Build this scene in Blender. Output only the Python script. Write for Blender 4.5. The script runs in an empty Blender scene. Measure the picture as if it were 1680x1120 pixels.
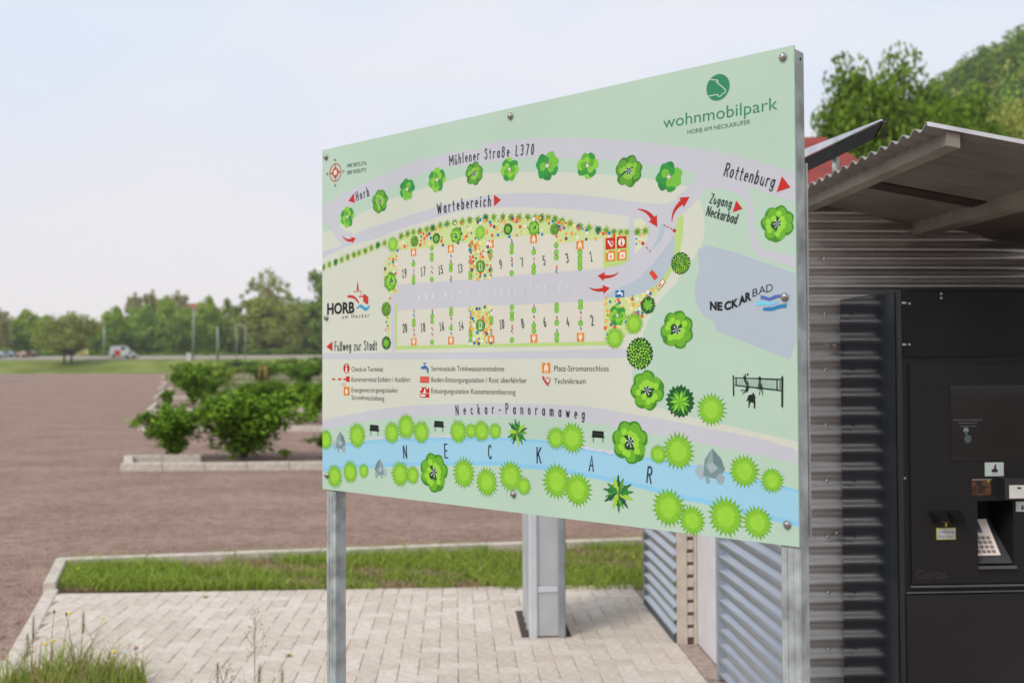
import bpy, math, random
import numpy as np
from mathutils import Vector, Matrix

S = bpy.context.scene
COL = S.collection
R = math.radians
rnd = random.Random(7)

# ------------------------------------------------------------------ camera
EYE = 1.6
FPX = 1700.0                       # focal length in pixels of the 1680 px wide photograph
PITCH, ROLL = 0.0212, -0.0046
_c, _s = math.cos(PITCH), math.sin(PITCH)
_F = Vector((0, _c, _s)); _U = Vector((0, -_s, _c)); _Rr = Vector((1, 0, 0))
_cr, _sr = math.cos(ROLL), math.sin(ROLL)
CR = _cr * _Rr + _sr * _U
CU = -_sr * _Rr + _cr * _U
cam_data = bpy.data.cameras.new('camera')
cam = bpy.data.objects.new('camera', cam_data)
COL.objects.link(cam)
cam.matrix_world = Matrix(((CR.x, CU.x, -_F.x, 0), (CR.y, CU.y, -_F.y, 0), (CR.z, CU.z, -_F.z, EYE), (0, 0, 0, 1)))
cam_data.sensor_width = 36.0
cam_data.lens = 36.0 * FPX / 1680.0
cam_data.clip_start = 0.05
cam_data.clip_end = 4000
cam_data.dof.use_dof = True
cam_data.dof.focus_distance = 2.5
cam_data.dof.aperture_fstop = 3.8
S.camera = cam

# ------------------------------------------------------------------ world, sun, exposure
SUN_EL, SUN_AZ = R(44), R(-135)      # azimuth measured from +Y towards +X: behind the camera, to the left
w = bpy.data.worlds.new('World'); S.world = w; w.use_nodes = True
nt = w.node_tree; nt.nodes.clear()
def N(t, **k):
    n = nt.nodes.new(t)
    for a, b in k.items(): setattr(n, a, b)
    return n
out = N('ShaderNodeOutputWorld'); bg = N('ShaderNodeBackground')
sky = N('ShaderNodeTexSky', sky_type='NISHITA', sun_disc=False)
sky.sun_elevation = SUN_EL; sky.sun_rotation = SUN_AZ
sky.air_density = 1.0; sky.dust_density = 3.0
tc = N('ShaderNodeTexCoord'); mp = N('ShaderNodeMapping'); mp.inputs['Scale'].default_value = (1, 1, 2.2)
noi = N('ShaderNodeTexNoise'); noi.inputs['Scale'].default_value = 2.6; noi.inputs['Detail'].default_value = 3; noi.inputs['Roughness'].default_value = 0.45
rmp = N('ShaderNodeValToRGB')
rmp.color_ramp.elements[0].position = 0.42; rmp.color_ramp.elements[0].color = (0.69, 0.76, 0.875, 1)
rmp.color_ramp.elements[1].position = 0.60; rmp.color_ramp.elements[1].color = (0.78, 0.79, 0.84, 1)
sep = N('ShaderNodeSeparateXYZ')
el = N('ShaderNodeMapRange'); el.inputs['From Min'].default_value = 0.0; el.inputs['From Max'].default_value = 0.30
el.inputs['To Min'].default_value = 0.9; el.inputs['To Max'].default_value = 0.0
hz = N('ShaderNodeMix', data_type='RGBA'); hz.inputs['B'].default_value = (0.85, 0.79, 0.79, 1)
gain = N('ShaderNodeMix', data_type='RGBA', blend_type='MULTIPLY'); gain.inputs['Factor'].default_value = 1; gain.inputs['B'].default_value = (1, 1, 1, 1)
nis = N('ShaderNodeMix', data_type='RGBA', blend_type='MULTIPLY'); nis.inputs['Factor'].default_value = 1; nis.inputs['B'].default_value = (0.12, 0.12, 0.12, 1)
mx = N('ShaderNodeMix', data_type='RGBA'); mx.inputs['Factor'].default_value = 0.88
L = nt.links.new
L(tc.outputs['Generated'], mp.inputs['Vector']); L(mp.outputs['Vector'], noi.inputs['Vector']); L(noi.outputs['Fac'], rmp.inputs['Fac'])
L(tc.outputs['Generated'], sep.inputs['Vector']); L(sep.outputs['Z'], el.inputs['Value'])
L(el.outputs['Result'], hz.inputs['Factor']); L(rmp.outputs['Color'], hz.inputs['A'])
L(sky.outputs['Color'], nis.inputs['A']); L(nis.outputs['Result'], mx.inputs['A']); L(hz.outputs['Result'], mx.inputs['B'])
L(mx.outputs['Result'], bg.inputs['Color']); bg.inputs['Strength'].default_value = 1.0
L(bg.outputs['Background'], out.inputs['Surface'])

sun_d = bpy.data.lights.new('sun', 'SUN'); sun_d.energy = 1.5; sun_d.angle = R(18); sun_d.color = (1.0, 0.96, 0.90)
sun = bpy.data.objects.new('sun', sun_d); COL.objects.link(sun)
_sd = Vector((math.sin(SUN_AZ) * math.cos(SUN_EL), math.cos(SUN_AZ) * math.cos(SUN_EL), math.sin(SUN_EL)))
sun.rotation_euler = _sd.to_track_quat('Z', 'Y').to_euler(); sun.location = (-4, -5, 8)

S.view_settings.view_transform = 'Standard'; S.view_settings.look = 'None'
S.view_settings.exposure = 0.27; S.view_settings.gamma = 1.0; S.view_settings.use_curve_mapping = False
S.render.engine = 'CYCLES'

# ------------------------------------------------------------------ measuring helpers
def ray(px, py):
    return (_F + CR * ((px - 840) / FPX) - CU * ((py - 560) / FPX))
def gp(px, py, z=0.0):
    """point of the level plane at height z seen at this place of the photograph"""
    d = ray(px, py); t = (z - EYE) / d.z
    return Vector((d.x * t, d.y * t, z))
def at_y(px, py, y):
    d = ray(px, py); t = y / d.y
    return Vector((d.x * t, y, EYE + d.z * t))
PHI = math.atan(94 / 1700)          # the shed stands turned by this angle
BM = Matrix.Rotation(PHI, 4, 'Z'); BMI = BM.inverted()
def front(px, py, by):
    """(x, z) in the shed's own frame on its plane y = by"""
    d = BMI.to_3x3() @ ray(px, py); t = by / d.y
    return (d.x * t, EYE + d.z * t)

# ------------------------------------------------------------------ object helpers
def lin(h):
    h = h.lstrip('#'); v = [int(h[i:i + 2], 16) / 255 for i in (0, 2, 4)]
    return tuple((c / 12.92 if c <= 0.04045 else ((c + 0.055) / 1.055) ** 2.4) for c in v)
MATS = {}
def mat(name, col, rough=0.7, metal=0.0, var=0.12, scale=8.0, bump=0.0, bscale=60.0, col2=None, detail=4, island=False, spec=None, coat=0.0):
    """procedural material: base colour broken up by noise, optional bump, optional per-leaf variation"""
    if name in MATS: return MATS[name]
    if isinstance(col, str): col = lin(col)
    if isinstance(col2, str): col2 = lin(col2)
    m = bpy.data.materials.new(name); m.use_nodes = True; t = m.node_tree; l = t.links.new
    b = t.nodes['Principled BSDF']
    b.inputs['Roughness'].default_value = rough; b.inputs['Metallic'].default_value = metal
    if spec is not None: b.inputs['Specular IOR Level'].default_value = spec
    if coat: b.inputs['Coat Weight'].default_value = coat
    c2 = col2 if col2 else tuple(c * (1 - var * 2) for c in col)
    c1 = col if col2 else tuple(min(1, c * (1 + var)) for c in col)
    r = t.nodes.new('ShaderNodeValToRGB')
    r.color_ramp.elements[0].color = (*c2, 1); r.color_ramp.elements[1].color = (*c1, 1)
    if island:
        g = t.nodes.new('ShaderNodeNewGeometry'); l(g.outputs['Random Per Island'], r.inputs['Fac'])
    else:
        tcn = t.nodes.new('ShaderNodeTexCoord')
        n = t.nodes.new('ShaderNodeTexNoise'); n.inputs['Scale'].default_value = scale; n.inputs['Detail'].default_value = detail
        l(tcn.outputs['Object'], n.inputs['Vector']); l(n.outputs['Fac'], r.inputs['Fac'])
        r.color_ramp.elements[0].position = 0.3; r.color_ramp.elements[1].position = 0.7
        if bump:
            n2 = t.nodes.new('ShaderNodeTexNoise'); n2.inputs['Scale'].default_value = bscale; n2.inputs['Detail'].default_value = 3
            bp = t.nodes.new('ShaderNodeBump'); bp.inputs['Strength'].default_value = bump; bp.inputs['Distance'].default_value = 0.01
            l(tcn.outputs['Object'], n2.inputs['Vector']); l(n2.outputs['Fac'], bp.inputs['Height']); l(bp.outputs['Normal'], b.inputs['Normal'])
    l(r.outputs['Color'], b.inputs['Base Color'])
    MATS[name] = m
    return m
def flat(hexcol, k=1.0):
    """printing ink"""
    nm = 'ink_' + hexcol.lstrip('#')
    if nm in MATS: return MATS[nm]
    c = tuple(x * INK for x in lin(hexcol))
    m = mat(nm, c, rough=0.36, var=0.028, scale=2.2, spec=0.35)
    return m
INK = 0.97

class MB:
    def __init__(s): s.v = []; s.f = []; s.m = []; s.sm = []
    def add(s, vs, fs, mi=0, smooth=False):
        o = len(s.v); s.v += [tuple(v) for v in vs]
        for f in fs: s.f.append(tuple(i + o for i in f)); s.m.append(mi); s.sm.append(smooth)
        return s
    def box(s, x0, x1, y0, y1, z0, z1, mi=0):
        v = [(x0, y0, z0), (x1, y0, z0), (x1, y1, z0), (x0, y1, z0), (x0, y0, z1), (x1, y0, z1), (x1, y1, z1), (x0, y1, z1)]
        return s.add(v, [(3, 2, 1, 0), (4, 5, 6, 7), (0, 1, 5, 4), (1, 2, 6, 5), (2, 3, 7, 6), (3, 0, 4, 7)], mi)
    def cbox(s, x0, x1, y0, y1, z0, z1, c=0.004, mi=0):
        """box with chamfered top edges and upright edges"""
        def ring(a, z, k): return [(x0 + a + k, y0 + a, z), (x1 - a - k, y0 + a, z), (x1 - a, y0 + a + k, z), (x1 - a, y1 - a - k, z), (x1 - a - k, y1 - a, z), (x0 + a + k, y1 - a, z), (x0 + a, y1 - a - k, z), (x0 + a, y0 + a + k, z)]
        v = ring(0, z0, c) + ring(0, z1 - c, c) + ring(c, z1, c * 0.6)
        f = [tuple(range(7, -1, -1)), tuple(range(16, 24))]
        for r in (0, 8):
            for i in range(8): j = (i + 1) % 8; f.append((r + i, r + j, r + 8 + j, r + 8 + i))
        return s.add(v, f, mi)
    def tube(s, p, r, n=8, mi=0, cap=True):
        """tube through points p with radii r"""
        p = [Vector(a) for a in p]; rr = r if isinstance(r, (list, tuple)) else [r] * len(p)
        o = len(s.v); ref = Vector((0.31, 0.17, 0.93))
        for i, a in enumerate(p):
            d = (p[min(i + 1, len(p) - 1)] - p[max(i - 1, 0)]).normalized()
            if abs(d.dot(ref)) > 0.95: ref = Vector((1, 0.1, 0))
            x = d.cross(ref).normalized(); y = d.cross(x)
            for k in range(n):
                t = 2 * math.pi * k / n; s.v.append(tuple(a + (x * math.cos(t) + y * math.sin(t)) * rr[i]))
        for i in range(len(p) - 1):
            for k in range(n):
                j = (k + 1) % n; s.f.append((o + i * n + k, o + i * n + j, o + (i + 1) * n + j, o + (i + 1) * n + k)); s.m.append(mi); s.sm.append(True)
        if cap:
            s.f.append(tuple(o + k for k in range(n - 1, -1, -1))); s.m.append(mi); s.sm.append(False)
            s.f.append(tuple(o + (len(p) - 1) * n + k for k in range(n))); s.m.append(mi); s.sm.append(False)
        return s
    def lathe(s, prof, c=(0, 0, 0), axis='z', n=16, mi=0):
        o = len(s.v)
        for r, h in prof:
            for k in range(n):
                t = 2 * math.pi * k / n; a, b = r * math.cos(t), r * math.sin(t)
                q = (a, b, h) if axis == 'z' else ((a, h, b) if axis == 'y' else (h, a, b))
                s.v.append((c[0] + q[0], c[1] + q[1], c[2] + q[2]))
        for i in range(len(prof) - 1):
            for k in range(n):
                j = (k + 1) % n; s.f.append((o + i * n + k, o + i * n + j, o + (i + 1) * n + j, o + (i + 1) * n + k)); s.m.append(mi); s.sm.append(True)
        s.f.append(tuple(o + (len(prof) - 1) * n + k for k in range(n))); s.m.append(mi); s.sm.append(False)
        return s
    def mesh(s, name, mats):
        me = bpy.data.meshes.new(name); me.from_pydata(s.v, [], s.f)
        for m in (mats if isinstance(mats, (list, tuple)) else [mats]): me.materials.append(m)
        me.polygons.foreach_set('material_index', s.m); me.polygons.foreach_set('use_smooth', s.sm)
        me.update(); return me
    def build(s, name, mats, parent=None, **k): return link(name, s.mesh(name, mats), parent, **k)
def link(name, me, parent=None, loc=None, rot=None, label=None, cat=None, group=None, kind=None):
    o = bpy.data.objects.new(name, me); COL.objects.link(o)
    if parent: o.parent = parent
    if loc is not None: o.location = loc
    if rot is not None: o.rotation_euler = rot
    return tag(o, label, cat, group, kind)
def tag(o, label=None, cat=None, group=None, kind=None):
    if label: o['label'] = label
    if cat: o['category'] = cat
    if group: o['group'] = group
    if kind: o['kind'] = kind
    return o
def empty(name, loc=(0, 0, 0), rz=0, **k):
    return link(name, None, None, loc, (0, 0, rz), **k)
def quads(name, V, mats, mi=None, n=4, smooth=False):
    """mesh of unconnected n-gons from an (N, n, 3) array"""
    V = np.asarray(V, dtype=np.float32); k = len(V)
    me = bpy.data.meshes.new(name)
    me.vertices.add(k * n); me.vertices.foreach_set('co', V.reshape(-1))
    me.loops.add(k * n); me.loops.foreach_set('vertex_index', np.arange(k * n, dtype=np.int32))
    me.polygons.add(k); me.polygons.foreach_set('loop_start', np.arange(0, k * n, n, dtype=np.int32))
    try: me.polygons.foreach_set('loop_total', np.full(k, n, dtype=np.int32))
    except Exception: pass
    for m in (mats if isinstance(mats, (list, tuple)) else [mats]): me.materials.append(m)
    if mi is not None: me.polygons.foreach_set('material_index', np.asarray(mi, dtype=np.int32))
    me.update(calc_edges=True); me.validate()
    return me

# ------------------------------------------------------------------ materials of the place
M_PAVER = [mat('paver_%d' % i, c, 0.85, var=0.10, scale=25, bump=0.25, bscale=180) for i, c in enumerate(['#D3C6B7', '#CFC2B3', '#D7CBBD', '#CBBDAE'])]
M_SAND = mat('joint_sand', '#9C8F83', 0.95, var=0.2, scale=40)
M_KERB = mat('kerb_concrete', '#CBC1B3', 0.85, var=0.12, scale=12, bump=0.25, bscale=120)
M_SOIL = mat('soil', '#6A5840', 0.95, var=0.25, scale=14, bump=0.6, bscale=40)
M_GALV = mat('galvanised_steel', '#B4BCBB', 0.5, 0.15, var=0.24, scale=16, detail=6, bump=0.08, bscale=90)
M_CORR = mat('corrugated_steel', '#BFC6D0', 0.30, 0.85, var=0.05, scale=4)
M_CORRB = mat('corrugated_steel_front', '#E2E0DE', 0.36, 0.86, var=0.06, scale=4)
M_TRIM = mat('grey_trim', '#9AA1A8', 0.5, 0.2, var=0.05)
M_BLACK = mat('kiosk_black', (0.014, 0.0135, 0.0135), 0.5, spec=0.22, var=0.06, scale=3, bump=0.03, bscale=400)
M_GLOSS = mat('kiosk_side_black', (0.010, 0.013, 0.018), 0.11, var=0.05, scale=2, spec=0.30)
M_GLOSS.node_tree.nodes['Principled BSDF'].inputs['IOR'].default_value = 1.18
M_BOLT = mat('stainless', '#A9A6A2', 0.3, 0.85, var=0.08, scale=30)
M_BARK = mat('bark', (0.09, 0.07, 0.05), 0.9, var=0.3, scale=6, bump=0.6, bscale=20)
# ------------------------------------------------------------------ terrain
def ground_z(x, y):
    d = y
    t = min(max((d - 206) / 18, 0), 1); h = 2.75 * t * t * (3 - 2 * t)
    h += 1.1 * min(1, max(0, (d - 224) / 12)) + max(0, d - 236) * 0.004
    # wooded valley side on the right
    s1 = min(1, max(0, (x - 35) / 95)); s1 = s1 * s1 * (3 - 2 * s1); s2 = min(1, max(0, (d - 85) / 190)); s2 = s2 * s2 * (3 - 2 * s2)
    h += (62 * s1 + max(0, x - 112) * 0.5) * s2
    return h
ys = [-60, -10, 0, 4, 8, 12, 20, 35, 60, 90, 110, 130, 150, 170, 190, 204, 209, 214, 219, 224, 228, 236, 245, 262, 280, 300, 325, 350, 380, 420, 470, 540, 640, 800]
xs = sorted(set([-700, -450, -300, -220] + list(range(-160, 341, 20)) + [380, 440, 520, 700]))
g = MB(); nx = len(xs)
for y in ys:
    for x in xs: g.v.append((x, y, ground_z(x, y) - 0.02))
for j in range(len(ys) - 1):
    for i in range(nx - 1):
        g.f.append((j * nx + i, j * nx + i + 1, (j + 1) * nx + i + 1, (j + 1) * nx + i)); g.sm.append(True)
        yc = (ys[j] + ys[j + 1]) / 2; xc = (xs[i] + xs[i + 1]) / 2
        g.m.append(1 if (yc > 204 or xc > 90) else 0)
def gravel_material():
    m = bpy.data.materials.new('red_gravel'); m.use_nodes = True; t = m.node_tree; l = t.links.new; b = t.nodes['Principled BSDF']
    b.inputs['Roughness'].default_value = 0.95; b.inputs['Specular IOR Level'].default_value = 0.2
    tcn = t.nodes.new('ShaderNodeTexCoord')
    def noise(s, d, r=0.5):
        n = t.nodes.new('ShaderNodeTexNoise'); n.inputs['Scale'].default_value = s; n.inputs['Detail'].default_value = d; n.inputs['Roughness'].default_value = r
        l(tcn.outputs['Object'], n.inputs['Vector']); return n
    def ramp(n, o, p0, c0, p1, c1):
        r = t.nodes.new('ShaderNodeValToRGB'); r.color_ramp.elements[0].position = p0; r.color_ramp.elements[0].color = (*c0, 1)
        r.color_ramp.elements[1].position = p1; r.color_ramp.elements[1].color = (*c1, 1); l(n.outputs[o], r.inputs['Fac']); return r
    vo = t.nodes.new('ShaderNodeTexVoronoi'); vo.inputs['Scale'].default_value = 95; l(tcn.outputs['Object'], vo.inputs['Vector'])
    sp = t.nodes.new('ShaderNodeSeparateColor'); l(vo.outputs['Color'], sp.inputs['Color'])
    r1 = ramp(sp, 'Red', 0.0, (0.225, 0.14, 0.106), 1.0, (0.51, 0.366, 0.305))
    r2 = ramp(noise(0.9, 6, 0.6), 'Fac', 0.35, (0.80, 0.78, 0.76), 0.65, (1.0, 1.0, 1.0))
    r3 = ramp(noise(7, 5, 0.6), 'Fac', 0.38, (0.78, 0.76, 0.72), 0.56, (1.0, 1.0, 1.0))
    m1 = t.nodes.new('ShaderNodeMix'); m1.data_type = 'RGBA'; m1.blend_type = 'MULTIPLY'; m1.inputs['Factor'].default_value = 1
    m2 = t.nodes.new('ShaderNodeMix'); m2.data_type = 'RGBA'; m2.blend_type = 'MULTIPLY'; m2.inputs['Factor'].default_value = 1
    l(r1.outputs['Color'], m1.inputs['A']); l(r2.outputs['Color'], m1.inputs['B']); l(m1.outputs['Result'], m2.inputs['A']); l(r3.outputs['Color'], m2.inputs['B'])
    mpg = t.nodes.new('ShaderNodeMapping'); mpg.inputs['Scale'].default_value = (0.09, 1.1, 1); mpg.inputs['Rotation'].default_value = (0, 0, 0.25); l(tcn.outputs['Object'], mpg.inputs['Vector'])
    n4 = noise(1.0, 4, 0.55); l(mpg.outputs['Vector'], n4.inputs['Vector']); r4 = ramp(n4, 'Fac', 0.38, (0.94, 0.935, 0.93), 0.62, (1.02, 1.02, 1.02))
    m3 = t.nodes.new('ShaderNodeMix'); m3.data_type = 'RGBA'; m3.blend_type = 'MULTIPLY'; m3.inputs['Factor'].default_value = 1
    l(m2.outputs['Result'], m3.inputs['A']); l(r4.outputs['Color'], m3.inputs['B']); l(m3.outputs['Result'], b.inputs['Base Color'])
    bp = t.nodes.new('ShaderNodeBump'); bp.inputs['Strength'].default_value = 0.7; bp.inputs['Distance'].default_value = 0.008
    l(vo.outputs['Distance'], bp.inputs['Height']); l(bp.outputs['Normal'], b.inputs['Normal'])
    return m
M_GRAVEL = gravel_material()
M_FARGRASS = mat('meadow', '#5F6E2E', 0.95, var=0.25, scale=0.12, col2='#8C9450', spec=0.05)
g.build('ground', [M_GRAVEL, M_FARGRASS], kind='structure')
# a pale road on top of the bank, behind it the trees stand
rd = MB(); rd.add([(-260, 225.5, ground_z(0, 225.5) + .05), (30, 225.5, ground_z(0, 225.5) + .05), (30, 233.5, ground_z(0, 233.5) + .05), (-260, 233.5, ground_z(0, 233.5) + .05), (-260, 225.5, 2.5), (30, 225.5, 2.5), (30, 233.5, 3.0), (-260, 233.5, 3.0)], [(0, 1, 2, 3), (7, 6, 5, 4), (0, 4, 5, 1), (1, 5, 6, 2), (2, 6, 7, 3), (3, 7, 4, 0)]); rd.build('road', mat('pale_road', '#A39990', 0.9), kind='structure')

# ------------------------------------------------------------------ pavement in the shed's frame
pav = empty('pavement', (0, 0, 0), PHI, kind='structure')
PV0 = 0.0
far_by = (BMI @ gp(560, 966)).y
XL_far = (BMI @ gp(93, 966)); XL_near = (BMI @ gp(37, 1080))
def left_bx(by):
    k = (by - XL_near.y) / (XL_far.y - XL_near.y); return XL_near.x + (XL_far.x - XL_near.x) * k
sb = MB(); sb.add([(left_bx(2.0), 2.0, -0.008), (1.40, 2.0, -0.008), (1.40, far_by, -0.008), (left_bx(far_by), far_by, -0.008)], [(0, 1, 2, 3)])
sb.build('joint_sand', M_SAND, pav)
UN_ = 0.104                          # stones of one by two units laid in herringbone
col_c = BMI @ gp(899, 1047)       # front middle of the steel column, in the shed's frame
pm_h, pm_v = [], []
for i in range(12):
    h = 0.0010 * (i % 3)
    b = MB(); b.cbox(0.0014, 2 * UN_ - 0.0014, 0.0014, UN_ - 0.0014, -0.02, h, 0.0028); pm_h.append(b.mesh('paver', M_PAVER[i % 4]))
    b = MB(); b.cbox(0.0014, UN_ - 0.0014, 0.0014, 2 * UN_ - 0.0014, -0.02, h, 0.0028); pm_v.append(b.mesh('paver', M_PAVER[i % 4]))
XR_, whole, cut = 1.262, [], []
for i in range(-46, 1):
    for j in range(0, 26):
        c = (i + j) % 4
        if c not in (0, 2): continue
        x0 = XR_ + (i - 1) * UN_; y1 = far_by - (j - 2) * UN_; wx, wy = (2 * UN_, UN_) if c == 0 else (UN_, 2 * UN_)
        x1 = x0 + wx
        if c == 0: y0 = y1 - UN_
        else: y0 = y1 - 2 * UN_ + 0 * UN_
        full = (x0, x1, y0, y1)
        X0, X1, Y0, Y1 = max(x0, max(left_bx(y0), left_bx(y1))), min(x1, XR_), max(y0, 2.2), min(y1, far_by)
        if X1 - X0 < 0.015 or Y1 - Y0 < 0.015: continue
        mx_, my_ = (X0 + X1) / 2, (Y0 + Y1) / 2
        if (X0, X1, Y0, Y1) == full: whole.append((x0, y0, c))
        else: cut.append((X0, X1, Y0, Y1))
seen = sorted([c for c in whole if c[1] > 4.70], key=lambda c: c[1])[:300]; ind = set(seen)
rest = MB()
for x, y, c in whole:
    if (x, y, c) in ind:
        o = link('paver', rnd.choice(pm_h if c == 0 else pm_v), pav, (x, y, 0)); o.rotation_euler = (rnd.uniform(-.004, .004), rnd.uniform(-.008, .008), 0)
    else: rest.cbox(x + 0.0014, x + (2 * UN_ if c == 0 else UN_) - 0.0014, y + 0.0014, y + (UN_ if c == 0 else 2 * UN_) - 0.0014, -0.02, rnd.choice((0, .0012, .002)), 0.0028, rnd.randrange(4))
for X0, X1, Y0, Y1 in cut: rest.cbox(X0 + 0.0014, X1 - 0.0014, Y0 + 0.0014, Y1 - 0.0014, -0.02, 0.0, 0.0028, rnd.randrange(4))
for i in range(22):                # unseen paving before the kiosk, added to bounce light onto the front wall
    for j in range(17):
        rest.cbox(1.264 + i * 0.104 + 0.0014, 1.264 + (i + 1) * 0.104 - 0.0014, 4.0 - (j + 1) * 0.208 + 0.0014 - (i % 2) * 0.104, 4.0 - j * 0.208 - 0.0014 - (i % 2) * 0.104, -0.02, 0.0, 0.0028, rnd.randrange(4))
rest.build('paver_field', M_PAVER, pav, kind='stuff')
# slabs between the screen and the white wall
for k in range(3):
    b = MB(); b.cbox(1.268, 1.372, 5.22 + k * 0.215, 5.22 + k * 0.215 + 0.21, -0.02, 0.003, 0.004); b.build('slab', mat('threshold_slab', '#A8968A', 0.9, var=0.15, scale=20), pav)

# ------------------------------------------------------------------ kerbs
def kerb_run(name, p0, p1, width, z0, z1, n, label, side=1, group=None, struct=True):
    """n stones end to end from p0 to p1 (left edge), one thing"""
    p0 = Vector(p0); p1 = Vector(p1); d = (p1 - p0); L_ = Vector((d.x, d.y, 0)).length; ang = math.atan2(d.y, d.x)
    e = empty(name, (p0.x, p0.y, 0), ang, kind='structure')
    step = L_ / n; b = MB(); b.cbox(0.003, step - 0.003, 0 if side > 0 else -width, width if side > 0 else 0, z0, z1, 0.008); me = b.mesh('kerb_stone', M_KERB)
    for i in range(n):
        o = link('kerb_stone', me, e, (i * step, rnd.uniform(-.002, .002), rnd.uniform(-.003, .003)))
    return e
KZ = 0.055
kA = gp(93, 914, KZ); kB = gp(1052, 880, KZ)
kerb_run('kerb', kA, kB, 0.085, -0.1, KZ, 7, '', side=-1)
q0 = gp(71, 955, KZ); kerb_run('kerb', q0, kA, 0.085, -0.1, KZ, 1, '', side=-1)
f0 = gp(8, 1080, 0.003); f1 = gp(74, 965, 0.003)
f0b = f0 + (f0 - f1) * 0.9
kerb_run('edging', f0, f1, 0.095, -0.1, 0.004, 3, '', side=-1)
# low pale slabs at the very lower left corner
sl = empty('slab_path', gp(8, 1082), math.atan2((f1 - f0).y, (f1 - f0).x) , kind='structure')
for i in range(6):
    for j in range(3):
        b = MB(); b.cbox(-0.4 * (i + 1) + 0.003, -0.4 * i - 0.003, -0.095 + 0.4 * j + 0.003, -0.095 + 0.4 * (j + 1) - 0.003, -0.03, 0.002, 0.005); b.build('slab', M_KERB, sl)

# ------------------------------------------------------------------ grass
M_GRASS = mat('grass_blades', (0.16, 0.25, 0.025), 0.75, col2=(0.36, 0.46, 0.07), island=True, spec=0.15)
M_GRASSD = mat('grass_dry', (0.28, 0.20, 0.09), 0.8, col2=(0.42, 0.33, 0.16), island=True)
M_YEL = mat('yellow_petals', (0.80, 0.62, 0.03), 0.6)
M_PINK = mat('pink_petals', (0.62, 0.33, 0.34), 0.7)
def blades(pts, h0, h1, wd, lean=0.35, seed=1, segs=3):
    """(N,4,3) quads: each blade is segs stacked quads, curved"""
    r = np.random.default_rng(seed); P = np.asarray(pts, dtype=float); n = len(P)
    h = r.uniform(h0, h1, n) * r.uniform(0.6, 1, n); a = r.uniform(0, 2 * math.pi, n); l_ = r.uniform(0.05, lean, n) * h
    az = r.uniform(0, 2 * math.pi, n); wv = np.stack([np.cos(az), np.sin(az), np.zeros(n)], 1) * wd * r.uniform(0.6, 1.2, n)[:, None] / 2
    out_ = []; 
    for k in range(segs):
        t0, t1 = k / segs, (k + 1) / segs
        c0 = P + np.stack([np.cos(a) * l_ * t0 ** 2 * 2, np.sin(a) * l_ * t0 ** 2 * 2, h * (t0 - 0.15 * t0 ** 2)], 1)
        c1 = P + np.stack([np.cos(a) * l_ * t1 ** 2 * 2, np.sin(a) * l_ * t1 ** 2 * 2, h * (t1 - 0.15 * t1 ** 2)], 1)
        w0, w1 = wv * (1 - t0 ** 1.5), wv * max(0.06, 1 - t1 ** 1.5)
        out_.append(np.stack([c0 - w0, c0 + w0, c1 + w1, c1 - w1], 1))
    return np.concatenate(out_, 0)
def scatter_quad(a, b, c, d, n, seed):
    r = np.random.default_rng(seed); u = r.random(n)[:, None]; v = r.random(n)[:, None]
    a, b, c, d = [np.array(q) for q in (a, b, c, d)]
    return (a * (1 - u) + b * u) * (1 - v) + (d * (1 - u) + c * u) * v
ga = gp(95, 967) ; gb = gp(1062, 967); gc = gp(1054, 888); gd = gp(114, 922)
soil = MB(); soil.add([(ga.x, ga.y + .0, -0.012), (gb.x + .5, gb.y, -0.012), (gc.x + .5, gc.y, -0.012), (gd.x, gd.y, -0.012)], [(0, 1, 2, 3)]); soil.build('soil_strip', M_SOIL, kind='structure')
ga.z = gb.z = gc.z = gd.z = -0.012
def clumpy(P, seed, s=3.0, thr=0.30):
    """keep points by a smooth random field so that the grass thins out in patches"""
    r = np.random.default_rng(seed); f = np.zeros(len(P))
    for k in range(5):
        q = r.uniform(-1, 1, 2) * s * (1 + k * 0.9); f += np.sin(P[:, 0] * q[0] + P[:, 1] * q[1] * 2 + r.uniform(0, 6)) / (1 + k * 0.4)
    f = (f - f.min()) / (f.max() - f.min()); return f
P = scatter_quad(ga, gb, gc, gd, 30000, 3); f = clumpy(P, 5)
P2 = P[f > 0.38]; Q1 = blades(P2, 0.05, 0.14, 0.006, 0.9, 8, 2)
P3 = P[(f <= 0.42)][::2]; Q2 = blades(P3, 0.02, 0.08, 0.006, 1.3, 9, 2)
me = quads('grass_strip', np.concatenate([Q1, Q2]), [M_GRASS, M_GRASSD], np.concatenate([np.zeros(len(Q1)), np.ones(len(Q2))]))
link('grass_strip', me, label='rough green grass growing between the kerb and the light paving', cat='grass', kind='stuff')
# dandelion and buttercup dots in the strip
for k, (px, py) in enumerate([(129, 932), (1040, 914), (1014, 904), (945, 935)]):
    c = gp(px, py, 0.10); b = MB(); b.tube([(0, 0, -c.z), (0.004, 0, -c.z / 2), (0, 0, 0)], 0.0016, 5, 0); b.lathe([(0.004, -.003), (0.011, 0.002), (0.006, 0.005)], n=9, mi=1)
    b.build('dandelion', [M_GRASS, M_YEL], loc=c, label=['yellow dandelion at the left end of the grass strip', 'yellow dandelion in the grass close to the shed screen', 'yellow dandelion at the back of the grass near the shed', 'small yellow dandelion in the grass right of the steel column'][k], cat='flower', group='dandelions in the grass strip')

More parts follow.
